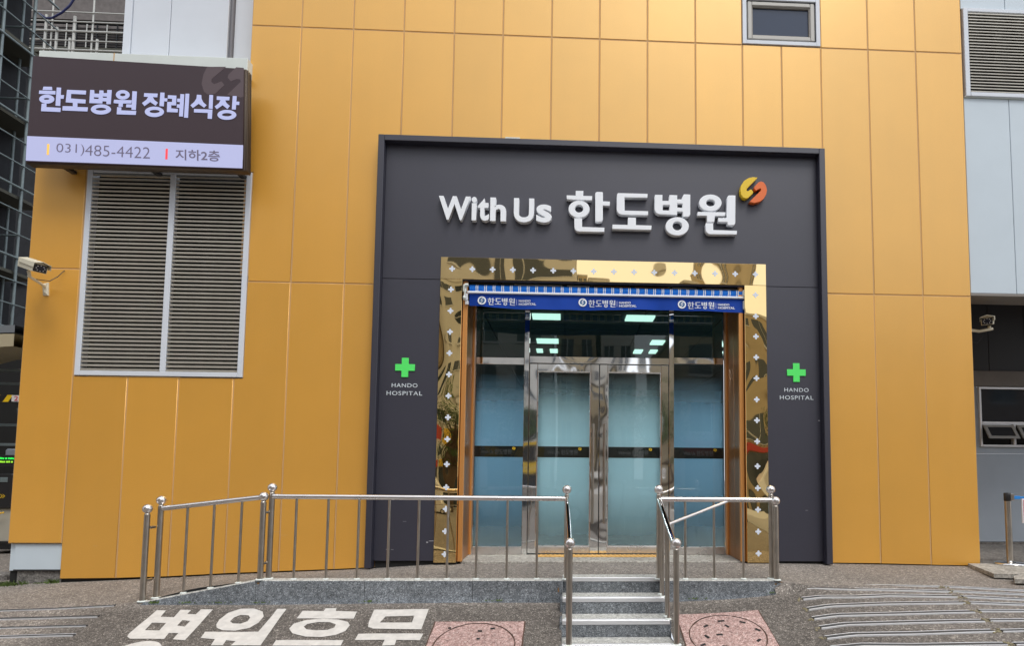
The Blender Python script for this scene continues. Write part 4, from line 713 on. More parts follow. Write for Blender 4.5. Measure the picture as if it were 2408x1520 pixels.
for x0, x1 in ((10.63, 11.13), (11.185, 11.685), (11.735, 12.24)):
    t = math.tan(R(32)); sash = MB(); lx = x1 - x0
    h = .27; n_ = (0, -math.cos(R(32)), -math.sin(R(32)))
    def P3(u, v_, d=0): return (x0 + u, 2.06 - (h - v_) * math.sin(R(32)) - d, 2.155 - (h - v_) * math.cos(R(32)))
    for (u0, u1, v0, v1) in ((0, .05, 0, h), (lx - .05, lx, 0, h), (.05, lx - .05, 0, .05), (.05, lx - .05, h - .05, h)):
        q = [P3(u0, v0), P3(u1, v0), P3(u1, v1), P3(u0, v1)]; q2 = [P3(u0, v0, .025), P3(u1, v0, .025), P3(u1, v1, .025), P3(u0, v1, .025)]
        sash.add(q + q2, [(0, 1, 2, 3), (7, 6, 5, 4), (0, 4, 5, 1), (1, 5, 6, 2), (2, 6, 7, 3), (3, 7, 4, 0)])
    so_ = sash.build('tilted_vent', M('grey_vent_frame', (.30, .29, .27), .5) if 'grey_vent_frame' not in bpy.data.materials else bpy.data.materials['grey_vent_frame'], rw)
    MB().quad(P3(.05, .05, .01), P3(lx - .05, .05, .01), P3(lx - .05, h - .05, .01), P3(.05, h - .05, .01)).build('insect_screen', mt_blk, so_)
# paving slabs at the recess mouth
sb = empty('paving_slabs', (9.2, -.4, .2), 'pale broken edged concrete slabs at the mouth of the right recess', 'paving')
def flat(name, pts, zt, th, mat, par):
    n = len(pts); v = [(x, y, zt) for x, y in pts] + [(x, y, zt - th) for x, y in pts]
    ar = sum(pts[i][0] * pts[(i + 1) % n][1] - pts[(i + 1) % n][0] * pts[i][1] for i in range(n))
    if ar < 0: pts = pts[::-1]; v = [(x, y, zt) for x, y in pts] + [(x, y, zt - th) for x, y in pts]
    f = [tuple(range(n)), tuple(range(n, 2 * n))[::-1]] + [(i, i + n, (i + 1) % n + n, (i + 1) % n) for i in range(n)]
    return MB().add(v, f).build(name, mat, par)
flat('slab', [(8.935, -.03), (9.12, -.03), (9.5, -.03), (9.5, -.55), (8.95, -.85), (8.72, -.80)], .258, .045, mt_conc, sb)
flat('slab', [(8.955, -.857), (9.51, -.555), (9.9, -.9), (9.9, -1.35), (8.72, -1.12), (8.85, -.93)], .254, .045, mt_conc, sb)
flat('slab', [(9.51, -.54), (9.51, -.03), (14, -.03), (14, -1.4), (9.91, -1.35), (9.91, -.9)], .256, .045, mt_conc, sb)
flat('slab', [(9.13, -.02), (14, -.02), (14, 2.07), (9.13, 2.07)], .252, .04, mt_concd, sb)
# ---------------------------------------------------------------- kerb and steps
kb = empty('granite_kerb', (3, -1.2, 0), 'low grey granite retaining kerb carrying the steel railings', 'kerb')
def kerbstone(x0, x1, z0, z1, zb0, zb1, y0=-1.25, y1=-1.13):
    x0 += .002; x1 -= .002; c_ = .008
    # front face, chamfer, top, back
    v = []
    for x, zt, zb in ((x0, z0, zb0), (x1, z1, zb1)):
        v += [(x, y0, zb), (x, y0, zt - c_), (x, y0 + c_, zt), (x, y1, zt), (x, y1, zb)]
    f = [(0, 5, 6, 1), (1, 6, 7, 2), (2, 7, 8, 3), (3, 8, 9, 4), (0, 1, 2, 3, 4), (9, 8, 7, 6, 5)]
    o = MB().add(v, f).build('stone', mt_gran, kb); o.data.materials.append(mt_gran_lit); o.data.polygons[2].material_index = 1; o.data.polygons[1].material_index = 1  # top and chamfer get the paler, painted-in top light
    return o
kerbstone(-.16, .956, .058, .272, -.15, -.15); kerbstone(.956, 2.002, .272, .271, -.15, -.15); kerbstone(2.002, 3.057, .271, .270, -.15, -.15)
kerbstone(3.057, 3.948, .270, .270, -.15, -.15); kerbstone(4.955, 6.168, .268, .264, -.15, -.1)
mt_stain = M('rust_brown_stain', (.22, .12, .04), .9, var=.4, vscale=30)
for x, z, w_, h in ((.965, .262, .035, .03), (6.14, .255, .05, .012), (6.10, .24, .03, .02), (3.90, .2, .02, .05)):
    kp = [(x + w_ * (.5 + .5 * math.cos(q * .7)) * random.uniform(.7, 1), z - h + h * (.5 + .5 * math.sin(q * .7)) * random.uniform(.6, 1)) for q in range(9)]
    prism('rust_stain', [kp], -1.2515, .001, mt_stain, kb)
sp = empty('front_steps', (4.45, -1.6, -.15), 'grey granite steps with metal nosings rising between the two railings', 'steps')
for k in range(4):
    z = SZ - k * RS; y = SY - k * TR
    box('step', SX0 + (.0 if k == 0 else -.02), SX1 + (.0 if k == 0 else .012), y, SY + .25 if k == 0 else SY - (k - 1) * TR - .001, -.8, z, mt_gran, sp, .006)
    box('tread_top', SX0 + .002, SX1 - .002, y + .012, (SY + .24) if k == 0 else (SY - (k - 1) * TR - .004), z + .0005, z + .004, mt_gran_lit, sp, 0)
    n_ = MB(); n_.box(SX0 + .004, SX1 - .004, y - .006, y + .012, z - .028, z + .012, .003); n_.build('nosing', mt_alu, sp)
    if k: box('grip_band', SX0 + .004, SX1 - .004, y + .040, y + .075, z + .0035, z + .010, mt_alu, sp, .002)
# ---------------------------------------------------------------- railings
def post(par, x, y, zb, zt, r=.027, ballr=.046):
    m_ = MB(); m_.lathe((x, y, zb), [(r, 0), (r, zt - zb - .10)], 16); m_.lathe((x, y, zb), [(r, zt - zb - .10), (r * .82, zt - zb - .095), (r * .75, zt - zb - .08), (r * .95, zt - zb - .075), (r * .95, zt - zb - .06), (.012, zt - zb - .055)], 16)
    p = m_.build('post', mt_post, par)
    MB().ball((x, y, zt - ballr + .002), ballr, 20, 12).build('ball_finial', mt_steel, p)
    MB().lathe((x, y, zb), [(.001, .010), (.040, .010), (.046, .003), (.046, 0)], 16).build('base_plate', mt_ledge, p)
    return p
def baluster(par, x, y, zb, zt, r=.0125):
    p = MB().tube([(x, y, zb), (x, y, zt)], r, 10).build('baluster', mt_post, par)
    MB().lathe((x, y, zb), [(.001, .012), (.026, .011), (.031, .004), (.031, 0)], 12).build('base_plate', mt_ledge, p)
def railtube(par, pts, name='handrail', r=.0255, mat=None): return MB().tube(pts, r, 16).build(name, mat or mt_steel, par)
RY = -1.195
rl = empty('steel_railing', (2, RY, .27), 'long stainless steel railing left of the steps, sloping down at its left end', 'railing', 'stainless steel railings by the steps')
post(rl, -.125, -1.225, .065, 1.005); post(rl, -.035, -1.165, .088, 1.085)
post(rl, .982, -1.225, .272, 1.130); post(rl, 1.035, -1.165, .272, 1.218); post(rl, 3.983, RY, .270, 1.216, .022)
railtube(rl, [(-.01, -1.18, .962), (.955, -1.20, 1.078)]); railtube(rl, [(1.06, RY, 1.086), (3.965, RY, 1.078)])
for x in (.24, .495, .76): baluster(rl, x, RY, .10 + (x + .1) * .19 - .005 if False else .072 + (x + .1) * .19, .94 + x * .12)
for x in (1.291, 1.603, 1.905, 2.205, 2.50, 2.79, 3.08, 3.385, 3.686): baluster(rl, x, RY, .270, 1.06)
for x, z in ((-.09, .78), (-.095, .27), (1.005, .93), (1.0, .43)): MB().tube([(x, -1.23, z), (x + .01, -1.17, z)], .014, 10).build('coupling_bolt', mt_post, rl)
railtube(rl, [(3.985, RY - .02, 1.075), (4.0, -1.62, .875), (4.012, -2.02, .70)], r=.024, mat=mt_mirror)
post(rl, 4.012, -2.05, SZ - 3 * RS + .004, .772, .026, .046)
for y, k in ((-1.36, 1), (-1.68, 2)): baluster(rl, 3.995, y, SZ - k * RS + .004, 1.05 + (y - RY) * .46)
rr = empty('steel_railing', (5.4, RY, .27), 'short stainless steel railing right of the steps with a diagonal brace', 'railing', 'stainless steel railings by the steps')
post(rr, 4.925, RY, .270, 1.222, .024); post(rr, 6.105, -1.155, .266, 1.226, .026); post(rr, 6.13, -1.225, .264, 1.112, .027)
railtube(rr, [(4.95, RY, 1.078), (6.09, RY, 1.075)])
for x in (5.198, 5.495, 5.798): baluster(rr, x, RY, .268, 1.055)
railtube(rr, [(4.928, RY - .02, 1.07), (4.94, -1.62, .875), (4.95, -2.02, .70)], r=.024, mat=mt_mirror)
post(rr, 4.952, -2.05, SZ - 3 * RS + .004, .772, .026, .046)
for y, k in ((-1.27, 1), (-1.40, 1), (-1.60, 2), (-1.72, 2)): baluster(rr, 4.935, y, SZ - k * RS + .004, 1.04 + (y - RY) * .46)
railtube(rr, [(4.945, -1.66, .86), (5.64, RY, 1.06)], 'brace', .014)

# ---------------------------------------------------------------- things let into the ground
def onground(name, loops, off, mat, par, sub=.12):
    """thin sheet lying on the slope, with holes"""
    cu = bpy.data.curves.new('tmp', 'CURVE'); cu.dimensions = '2D'; cu.fill_mode = 'BOTH'
    for lp in loops:
        pts = []
        for a, b in zip(lp, lp[1:] + lp[:1]):
            n = max(1, int(math.dist(a, b) / sub))
            for i in range(n): pts.append((a[0] + (b[0] - a[0]) * i / n + random.uniform(-.003, .003), a[1] + (b[1] - a[1]) * i / n + random.uniform(-.003, .003)))
        s_ = cu.splines.new('POLY'); s_.points.add(len(pts) - 1)
        for i, p in enumerate(pts): s_.points[i].co = (p[0], p[1], 0, 1)
        s_.use_cyclic_u = True
    o = bpy.data.objects.new('tmp', cu); me = bpy.data.meshes.new_from_object(o)
    for v_ in me.vertices: v_.co.z = H(v_.co.x, min(v_.co.y, -1.2501)) + off
    me.materials.clear(); bpy.data.objects.remove(o); bpy.data.curves.remove(cu); me.name = name
    return link(name, me, mat, par)
rt = empty('road_lettering', (1.4, -1.7, 0), 'large white painted Korean letters on the asphalt slope below the kerb', 'road marking')
for i, gph in enumerate(ROAD):
    ps = [onground('t', stq, .0045 + .0008 * j, mt_paint, rt) for j, stq in enumerate(gph)]
    if i == 0:
        rg = [[(.425 + .19 * math.cos(t * math.pi / 16), -2.16 + .215 * math.sin(t * math.pi / 16)) for t in range(32)], [(.425 + .1 * math.cos(t * math.pi / 16), -2.17 + .11 * math.sin(t * math.pi / 16)) for t in range(32)]]
        ps.append(onground('t', rg, .0065, mt_paint, rt))
    if i == 1: ps.append(onground('t', [[(.85, -2.03), (.94, -2.03), (.95, -2.2), (1.3, -2.2), (1.3, -2.28), (.87, -2.28)]], .0065, mt_paint, rt))
    if i == 2: ps.append(onground('t', [[(1.70, -2.01), (1.80, -2.01), (1.80, -2.3), (1.70, -2.3)]], .0065, mt_paint, rt))
    if i == 3: ps.append(onground('t', [[(2.2, -2.07), (2.29, -2.07), (2.3, -2.26), (2.7, -2.26), (2.7, -2.34), (2.21, -2.34)]], .0065, mt_paint, rt))
    join(ps, 'letter', mt_paint, rt)
def gz(x, y): return H(x, min(y, -1.2501))
def manhole(x0, x1, y0, y1, label, slots, r_=.335):
    t = empty('manhole_slab', ((x0 + x1) / 2, (y0 + y1) / 2, gz((x0 + x1) / 2, (y0 + y1) / 2)), label, 'manhole cover', 'pink granite manhole slabs')
    n = 8
    def sheet(name, loops, off, mat, par): 
        o = onground(name, loops, off, mat, par, .08); return o
    cx, cy = (x0 + x1) / 2, (y0 + y1) / 2
    circ = lambda rad, n_=40: [(cx + rad * math.cos(q * 2 * math.pi / n_), cy + rad * 1.0 * math.sin(q * 2 * math.pi / n_)) for q in range(n_)]
    sheet('slab', [[(x0, y0), (x1, y0), (x1, y1), (x0, y1)], circ(r_ + .013)], .009, mt_pink, t)
    sheet('seam', [circ(r_ + .016)], .003, mt_brownseam, t)
    sheet('edge_seam', [[(x0 - .012, y0 - .012), (x1 + .012, y0 - .012), (x1 + .012, y1 + .012), (x0 - .012, y1 + .012)], [(x0 + .001, y0 + .001), (x1 - .001, y0 + .001), (x1 - .001, y1 - .001), (x0 + .001, y1 - .001)]], .0035, mt_brownseam, t)
    lid = sheet('lid', [circ(r_)], .009, mt_pink, t)
    for (dx, dy, a, l) in slots:
        c_, s_ = math.cos(a), math.sin(a); w_ = .013
        q = [(cx + dx + c_ * u - s_ * v_, cy + dy + s_ * u + c_ * v_) for u, v_ in ((-l, -w_), (l, -w_), (l, w_), (-l, w_))]
        sheet('slot', [q], .012, mt_black, lid)
mt_brownseam = M('rusty_seam', (.09, .05, .035), .9)
manhole(2.785, 3.60, -2.42, -1.655, 'pink granite manhole slab left of the steps with a plain lid', [(.02, .22, 0, .02), (.13, .26, .05, .02), (-.26, .27, .05, .012), (.02, .1, 0, .015)], .345)
manhole(5.04, 5.83, -2.33, -1.555, 'pink granite manhole slab right of the steps with slotted lid', [(0, .24, .1, .03), (.19, .20, -.5, .028), (-.16, .17, .6, .025), (.03, .15, -1.0, .025), (.29, .06, -.9, .026), (.17, .05, .1, .03), (-.07, .02, .05, .03), (-.19, 0, -1.0, .028), (.08, -.07, -.9, .026), (.25, -.1, .7, .026), (-.06, -.16, -.3, .03), (.13, -.2, .1, .03), (-.25, -.12, .4, .026)])

# metal grip strips pressed into the ramp asphalt
mt_stripd = M('dark_rubber_insert', (.055, .058, .062), .6)
def strip(pts, label, group, w_=.030, dull=False):
    t = empty('grip_strip', (pts[0][0], pts[0][1], gz(*pts[0])), label, 'grip strip', group)
    dense = []
    for (a, b) in zip(pts, pts[1:]):
        n = max(2, int(math.dist(a, b) / .08))
        for i in range(n): dense.append((a[0] + (b[0] - a[0]) * i / n, a[1] + (b[1] - a[1]) * i / n))
    dense.append(tuple(pts[-1]))
    def rib(y0, y1, off, hgt, name, mat):
        v = []; f = []
        for (x, y) in dense:
            z = gz(x, y) + off
            v += [(x, y + y0, z - .03), (x, y + y0, z + hgt - .002), (x, y + y0 + .003, z + hgt), (x, y + y1 - .003, z + hgt), (x, y + y1, z + hgt - .002), (x, y + y1, z - .03)]
        for i in range(len(dense) - 1):
            for j in range(5): a = i * 6 + j; f.append((a, a + 6, a + 7, a + 1))
        e = (len(dense) - 1) * 6; f += [(0, 1, 2, 3, 4, 5), (e + 5, e + 4, e + 3, e + 2, e + 1, e)]
        return MB().add(v, f).build(name, mat, t)
    rib(-w_, -w_ + w_ * .36, 0, .006, 'front_rib', mt_alu); rib(w_ - .006, w_, 0, .012, 'rear_rib', mt_alu if not dull else mt_stripd); rib(-w_ + w_ * .36 + .001, w_ - .007, 0, .0105, 'insert', mt_stripd)
    for x, y in (dense[0], dense[-1]):
        pass
ordn = ['nearest the wall', 'second from the wall', 'third from the wall', 'fourth from the wall', 'fifth from the wall', 'sixth from the wall', 'seventh from the wall', 'eighth from the wall']
for i, pts in enumerate(STRIPR[:8]): strip(pts, 'long metal grip strip on the right ramp, left row, ' + ordn[i], 'metal grip strips in the ramp asphalt', .016 if i == 0 else (.026 if i == 1 else .034))
for i, pts in enumerate(STRIPR[8:]):
    (xa, ya), (xb, yb) = pts; k = (10.3 - xa) / (xb - xa)
    strip([(xa, ya), (xb, yb), (10.3, ya + (yb - ya) * k)], 'metal grip strip at the far right, right row, ' + ordn[i], 'metal grip strips in the ramp asphalt', .016 if i < 2 else .028)
for i, pts in enumerate(STRIPL): strip(pts, 'worn metal grip strip left of the kerb, ' + ['nearest the wall', 'second from the wall', 'third from the wall', 'fourth, nearest the camera'][i], 'metal grip strips left of the kerb', .014 if i in (0, 2) else .022, dull=i != 3)
# rubble patches between the strip rows
mo = MB()
for i in range(8):
    xa, ya = STRIPR[i][-1]; xb, yb = STRIPR[8 + i][0]
    for k in range(14):
        x = (xa + xb) / 2 + random.uniform(-.05, .05); y = (ya + yb) / 2 + random.uniform(-.035, .035); s_ = random.uniform(.006, .014)
        mo.box(x - s_, x + s_, y - s_, y + s_, gz(x, y) - .01, gz(x, y) + s_ * .7, s_ * .4)
for i in range(8):
    xa, ya = STRIPR[i][0]
    for k in range(8):
        x = xa + random.uniform(-.05, .0); y = ya + random.uniform(-.035, .02); s_ = random.uniform(.005, .011)
        mo.box(x - s_, x + s_, y - s_, y + s_, gz(x, y) - .01, gz(x, y) + s_ * .6, s_ * .4)
tag(mo.build('rubble', M('mossy_rubble', (.23, .20, .12), .9, var=.3, vscale=30), None), kind='stuff')
# loose grit on the asphalt
gr = MB()
for i in range(2600):
    x = random.uniform(-2.4, 9.5); y = random.uniform(-2.4, -.05)
    if (3.85 < x < 5.0 and y < -1.1) or (y > -1.4 and y < -1.1): continue
    s_ = random.uniform(.002, .0055); z = H(x, y)
    a = random.random() * 3
    gr.add([(x - s_ * math.cos(a), y - s_ * math.sin(a), z), (x + s_ * math.sin(a), y - s_ * math.cos(a), z), (x + s_ * math.cos(a), y + s_ * math.sin(a), z), (x, y, z + s_ * 1.2)], [(0, 1, 3), (1, 2, 3), (2, 0, 3)])
tag(gr.build('grit', mt_conc, None), kind='stuff')
# weeds at the foot of the wall
wd = MB()
def tuft(cx, cy, n, sx, sy, hh):
    for i in range(n):
        x = cx + random.gauss(0, sx); y = cy + random.gauss(0, sy); z = H(x, y); a = random.random() * 6.28; l = random.uniform(.4, 1) * hh; w_ = .004 + random.random() * .006
        dx, dy = math.cos(a) * l * .5, math.sin(a) * l * .5
        wd.add([(x - w_, y, z), (x + w_, y, z), (x + dx + w_ * .5, y + dy, z + l * .7), (x + dx * 1.6, y + dy * 1.6, z + l)], [(0, 1, 2), (0, 2, 3)])
tuft(-2.43, -.02, 160, .09, .03, .06); tuft(-1.92, .0, 60, .03, .012, .06); tuft(-2.1, .02, 40, .12, .008, .025); tuft(.0, -1.262, 30, .03, .006, .03)
for x in (.3, 1.0, .62, 2.05, 3.3, 5.3, 6.1): tuft(x, -1.262, 16, .05, .005, .02)
tag(wd.build('weeds', M('weed_green', (.07, .11, .02), .8, var=.4, vscale=30), None), kind='stuff')

# ---------------------------------------------------------------- CCTV cameras
def cctv(loc, rz, tilt, label, mirror=1):
    t = empty('security_camera', loc, label, 'security camera', 'security cameras on the facade')
    mtx = Matrix.Translation(loc) @ Matrix.Rotation(rz, 4, 'Z') @ Matrix.Rotation(tilt, 4, 'X') @ Matrix.Scale(1.08, 4)
    def put(mb, name, mat, par=t):
        mb.v = [tuple(mtx @ Vector(p)) for p in mb.v]; return mb.build(name, mat, par)
    # housing along local -Y (front)
    pr = [(-.062, -.045), (-.066, .02), (-.05, .05), (0, .062), (.05, .05), (.066, .02), (.062, -.045)]
    v = []; n = len(pr)
    ys = [-.19, -.185, .14, .16]; sc = [.93, 1, .95, .7]
    for y, s_ in zip(ys, sc): v += [(x * s_, y, z * s_) for x, z in pr]
    f = []
    for i in range(3):
        for j in range(n): a = i * n + j; b = i * n + (j + 1) % n; f.append((a, b, b + n, a + n))
    f += [tuple(range(n))[::-1], tuple(range(3 * n, 4 * n))]
    mb = MB().add(v, f); put(mb, 'housing', mt_cctv)
    mb = MB().box(-.056, .056, -.20, -.188, -.04, .038, .01); lens = put(mb, 'front_face', mt_blk)
    mb = MB().tube([(0, -.212, 0), (0, -.198, 0)], .024, 14); put(mb, 'lens', M('lens_glass', (.02, .02, .03), .05), lens)
    mb = MB()
    for k in range(8): a = k * .785; mb.tube([(math.cos(a) * .036, -.204, math.sin(a) * .028), (math.cos(a) * .036, -.2, math.sin(a) * .028)], .005, 6)
    put(mb, 'infrared_leds', mt_alu, lens)
    v = [(-.072, -.235, .052), (0, -.235, .074), (.072, -.235, .052), (-.072, .12, .052), (0, .12, .074), (.072, .12, .052)]
    v += [(x, y, z - .006) for x, y, z in v]
    v2 = [(-.074, -.235, .0), (.074, -.235, .0), (-.074, .10, .01), (.074, .10, .01)]
    mb = MB().add(v, [(0, 1, 4, 3), (1, 2, 5, 4), (9, 10, 7, 6), (10, 11, 8, 7), (0, 6, 7, 1), (1, 7, 8, 2)]); mb.add([v[0], v[3], v2[2], v2[0]], [(0, 1, 2, 3)]); mb.add([v[2], v[5], v2[3], v2[1]], [(3, 2, 1, 0)]); put(mb, 'sunshield', mt_cctv)
    return t
t = cctv((-2.135, -.34, 3.655), R(62), R(17), 'cream bullet security camera on the left edge of the yellow wall')
m_ = MB().tube([(-2.17, -.33, 3.60), (-2.18, -.30, 3.55)], .018, 10); m_.tube([(-2.20, -.29, 3.55), (-2.21, -.13, 3.52), (-2.22, -.04, 3.50)], .016, 10); m_.build('arm', mt_cctv, t)
MB().add([(x - .205, y, z + .04) for x, y, z in [(-2.07, -.012, 3.50), (-2.0, -.012, 3.52), (-1.99, -.012, 3.36), (-2.05, -.012, 3.36), (-2.07, 0, 3.50), (-2.0, 0, 3.52), (-1.99, 0, 3.36), (-2.05, 0, 3.36), (-2.035, -.05, 3.47), (-2.02, -.05, 3.47), (-2.02, -.04, 3.40), (-2.03, -.04, 3.40)]], [(8, 9, 10, 11), (0, 1, 9, 8), (1, 2, 10, 9), (2, 3, 11, 10), (3, 0, 8, 11), (4, 5, 1, 0), (5, 6, 2, 1), (6, 7, 3, 2), (7, 4, 0, 3)]).build('wall_bracket', mt_cctv, t)
MB().tube([(-2.20, -.2, 3.54), (-2.12, -.10, 3.55), (-2.07, -.05, 3.62), (-2.03, -.01, 3.71)], .005, 6).build('cable', mt_blk, t)
t = cctv((9.53, .28, 3.385), R(-38), R(12), 'cream bullet security camera on an arm beside the right recess')
m_ = MB().tube([(9.56, .3, 3.32), (9.56, .3, 3.285)], .02, 10); m_.tube([(9.12, .3, 3.262), (9.3, .3, 3.262), (9.42, .3, 3.25), (9.6, .3, 3.285)], .02, 10); m_.build('arm', mt_cctv, t)
MB().tube([(9.2, .32, 3.24), (9.3, .34, 3.12), (9.42, .34, 3.1), (9.5, .33, 3.2)], .004, 6).build('cable', mt_blk, t)

# queue post and hanging notice
qp = empty('queue_post', (9.40, -.13, .256), 'brushed steel queue post with round base on the pale slabs at right', 'barrier post')
MB().lathe((9.40, -.13, .256), [(.001, 0), (.165, 0), (.172, .012), (.168, .028), (.12, .036), (.045, .042), (.036, .05)], 32).build('base', mt_mirror, qp)
MB().lathe((9.40, -.13, .256), [(.036, .045), (.036, .80)], 20).build('pole', mt_post, qp)
MB().lathe((9.40, -.13, .256), [(.036, .775), (.041, .78), (.041, .868), (.036, .876), (.001, .878)], 20).build('belt_head', mt_blk, qp)
box('belt_slot', 9.455 - .046, 9.455, -.178, -.165, 1.04, 1.12, mt_post, qp, .003)
tp = tag(MB().box(9.44, 9.56, -.135, -.125, 1.055, 1.095, .002).box(9.56, 12, -.134, -.126, 1.062, 1.088, .002).build('tape', M('blue_tape', (.02, .22, .62), .5), None), 'blue tape tied from the queue post out of the photo', 'tape')
nt_ = tag(box('notice_board', 9.575, 10.1, -.14, -.12, .76, 1.06, M('notice_white', (.75, .74, .76), .5), None, .004), 'white notice hung from the blue tape at the right edge', 'notice')
frame('red_border', 9.59, 10.085, .775, 1.045, .006, -.1425, -.1395, M('notice_red', (.6, .08, .06), .5), nt_, 0)

# ---------------------------------------------------------------- left neighbour: netted wall and scaffolds
nb = empty('netted_building', (-10, 4, 0), 'dark netted side wall of the building under works beyond the left corner', 'building')
box('net_wall', -10.2, -9.8, -1.5, 8.2, 0, 26, mt_net, nb, 0)
for z in (4.2, 5.9, 7.7, 9.55, 11.4, 13.25): box('deck_edge', -9.78, -9.05, -1.5, 8.0, z, z + .07, mt_deck, nb, 0)
scf = empty('scaffold', (-9, 4, 0), 'grey pipe scaffold along the dark netted wall at the far left', 'scaffold')
for y in (3.0, 3.8, 4.9, 5.8, 6.6, 7.38): MB().tube([(-9, y, 3), (-9, y, 20)], .032, 8).build('standard', mt_scaf, scf)
MB().tube([(-9.55, 7.7, 3), (-9.55, 7.7, 20)], .03, 8).build('standard', mt_scaf, scf)
for i in range(20):
    z = 2.936 + i * .557; MB().tube([(-8.97, -1, z), (-8.97, 8.0, z)], .017 if i % 3 else .028, 6).build('ledger', mt_scaf, scf)
for y in (6.6, 7.38): 
    for z in (6.83, 10.2, 12.0): MB().tube([(-9, y, z), (-9.7, y, z)], .024, 6).build('transom', mt_scaf, scf)
s2 = empty('scaffold', (-13, 14, 15), 'pale frontal scaffold bay above the flashing behind the white wall', 'scaffold')
for x, zt, r_ in ((-14.14, 20, .028), (-12.767, 20, .03), (-14.34, 17.2, .045), (-13.96, 16.75, .045), (-13.38, 17.18, .05), (-13.50, 16.37, .045), (-12.58, 16.36, .045)): MB().tube([(x, 14, 12), (x, 14, zt)], r_, 8).build('standard', mt_scafw, s2)
for z, r_ in ((17.31, .024), (16.96, .024), (16.61, .036), (16.27, .02), (15.93, .03), (17.9, .024)): MB().tube([(-15, 13.96, z), (-11.2, 13.96, z)], r_, 8).build('ledger', mt_scafw, s2)
bk = empty('unfinished_building', (-13, 15, 0), 'brown netted frontage of the building under works behind the frontal scaffold', 'building')
box('net', -16.5, -11, 15.2, 15.3, 16.70, 17.75, mt_netb, bk, 0); box('dark_floor', -16.5, -2, 15.5, 15.6, -1, 17.0, mt_net, bk, 0); box('dark_floor', -16.5, -11, 15.4, 15.5, 8, 22, mt_net, bk, 0); box('floor_slab', -16.5, -11, 14.9, 15.4, 16.45, 16.68, mt_deck, bk, 0)
box('net', -16.5, -11, 15.2, 15.3, 17.95, 19.5, mt_netb, bk, 0)
for i in range(9): box('net_rail', -16.5, -11, 15.15, 15.19, 16.8 + i * .1, 16.812 + i * .1, mt_net, bk, 0)
for i in range(10): box('net_post', -14.6 + i * .36, -14.57 + i * .36, 15.14, 15.18, 16.7, 17.75, mt_net if i % 2 else mt_scafw, bk, 0)
tag(MB().tube([(-12.9 - .25, 13.7, 17.75), (-13.35, 13.7, 17.35), (-13.6, 13.7, 17.08), (-13.9, 13.7, 16.88), (-14.1, 13.7, 16.86), (-14.35, 13.7, 17.02)], .035, 8).build('hose', M('navy_hose', (.01, .015, .09), .5), None), 'dark blue hose looped over the frontal scaffold', 'hose')
# parking tower entrance low at the left edge
pk = empty('parking_entrance', (-5.3, 3.2, 0), 'dark car park lift entrance at the lower left edge with racks and striped beam', 'building')
box('back_wall', -9.8, -2.9, 5.0, 5.1, -.1, 3.75, mt_black, pk, 0)
box('pillar', -4.93, -4.7, 3.2, 3.6, -.1, 4.2, mt_blk, pk, .01)
for z in (2.98, 2.75, 2.05, 1.72, 1.38): box('rack_beam', -7.5, -4.9, 3.3, 3.36, z, z + .045, mt_scaf, pk, .003)
for x0, x1, z0, z1 in ((-5.34, -5.08, 2.08, 2.34), (-5.3, -5.06, 1.78, 2.0), (-5.6, -5.05, 1.46, 1.68)): box('rack_box', x0, x1, 3.5, 3.9, z0, z1, mt_shade, pk, .03)
MB().tube([(-5.17, 3.2, 2.35), (-5.10, 3.2, 1.9)], .018, 8).build('rack_brace', mt_scaf, pk)
bm_ = box('striped_beam', -7.5, -4.95, 3.0, 3.08, 2.43, 2.545, mt_blk, pk, .004)
for x in (-5.25, -5.45, -5.65, -5.85): MB().add([(x, 2.996, 2.43), (x + .09, 2.996, 2.43), (x + .16, 2.996, 2.545), (x + .07, 2.996, 2.545)], [(0, 1, 2, 3)]).build('yellow_stripe', mt_emby, bm_)
box('number_plate', -5.10, -4.96, 2.985, 2.994, 2.435, 2.54, M('plate_white', (.7, .68, .68), .5), bm_, 0)
fit_text('numeral', '2', -5.055, -4.995, 2.45, 2.525, 2.978, .006, M('numeral_red', (.65, .1, .14), .5), bm_)
cn = empty('arched_canopy', (-6, 2.9, 3), 'curved cream edged glass canopy at the lower left edge', 'canopy')
v = []; f = []; v2 = []
for i in range(17):
    t = i / 16; x = -7.2 + t * 2.4; z = 2.2 + 1.28 * math.sin(t * math.pi / 2) ** .6
    for y in (2.6, 3.4): v += [(x, y, z), (x, y, z - .30 + .1 * t)]; v2 += [(x, y, z + .02), (x, y, z + .14 + .0 * t)]
def strips(n, vv, mat, name):
    f = []
    for i in range(n - 1): a = i * 4; f += [(a, a + 4, a + 5, a + 1), (a + 2, a + 3, a + 7, a + 6), (a, a + 2, a + 6, a + 4), (a + 1, a + 5, a + 7, a + 3)]
    MB().add(vv, f).build(name, mat, cn)
strips(17, v, M('cream_beam', (.42, .37, .25), .6), 'edge_beam'); strips(17, v2, M('canopy_glass', (.18, .20, .22), .3), 'glass_edge')
tm = empty('parking_terminal', (-5.1, 3, 0), 'black parking terminal with green lit display and cream base at the left edge', 'ticket machine')
box('display', -5.22, -4.9, 2.9, 3.0, 1.36, 1.56, mt_blk, tm, .01)
mt_led = M('green_led', (.02, .3, .04), .5, emit=(.03, .9, .1), estr=.8); mt_ledy = M('lime_led', (.2, .4, .02), .5, emit=(.35, .9, .05), estr=.6)
for k, (z, mm) in enumerate(((1.49, mt_led), (1.435, mt_ledy))):
    mb = MB(); x = -5.17
    while x < -4.93: w_ = random.uniform(.012, .03); mb.box(x, x + w_, 2.892, 2.898, z, z + .026 + random.uniform(-.004, .004)); x += w_ + random.choice((.006, .008, .02))
    mb.build('led_text', mm, tm)
box('body', -5.17, -4.92, 2.9, 3.1, .70, 1.26, mt_blk, tm, .02); box('card_slot', -5.11, -4.99, 2.893, 2.899, 1.12, 1.2, mt_scaf, tm, .003)
ar = MB()
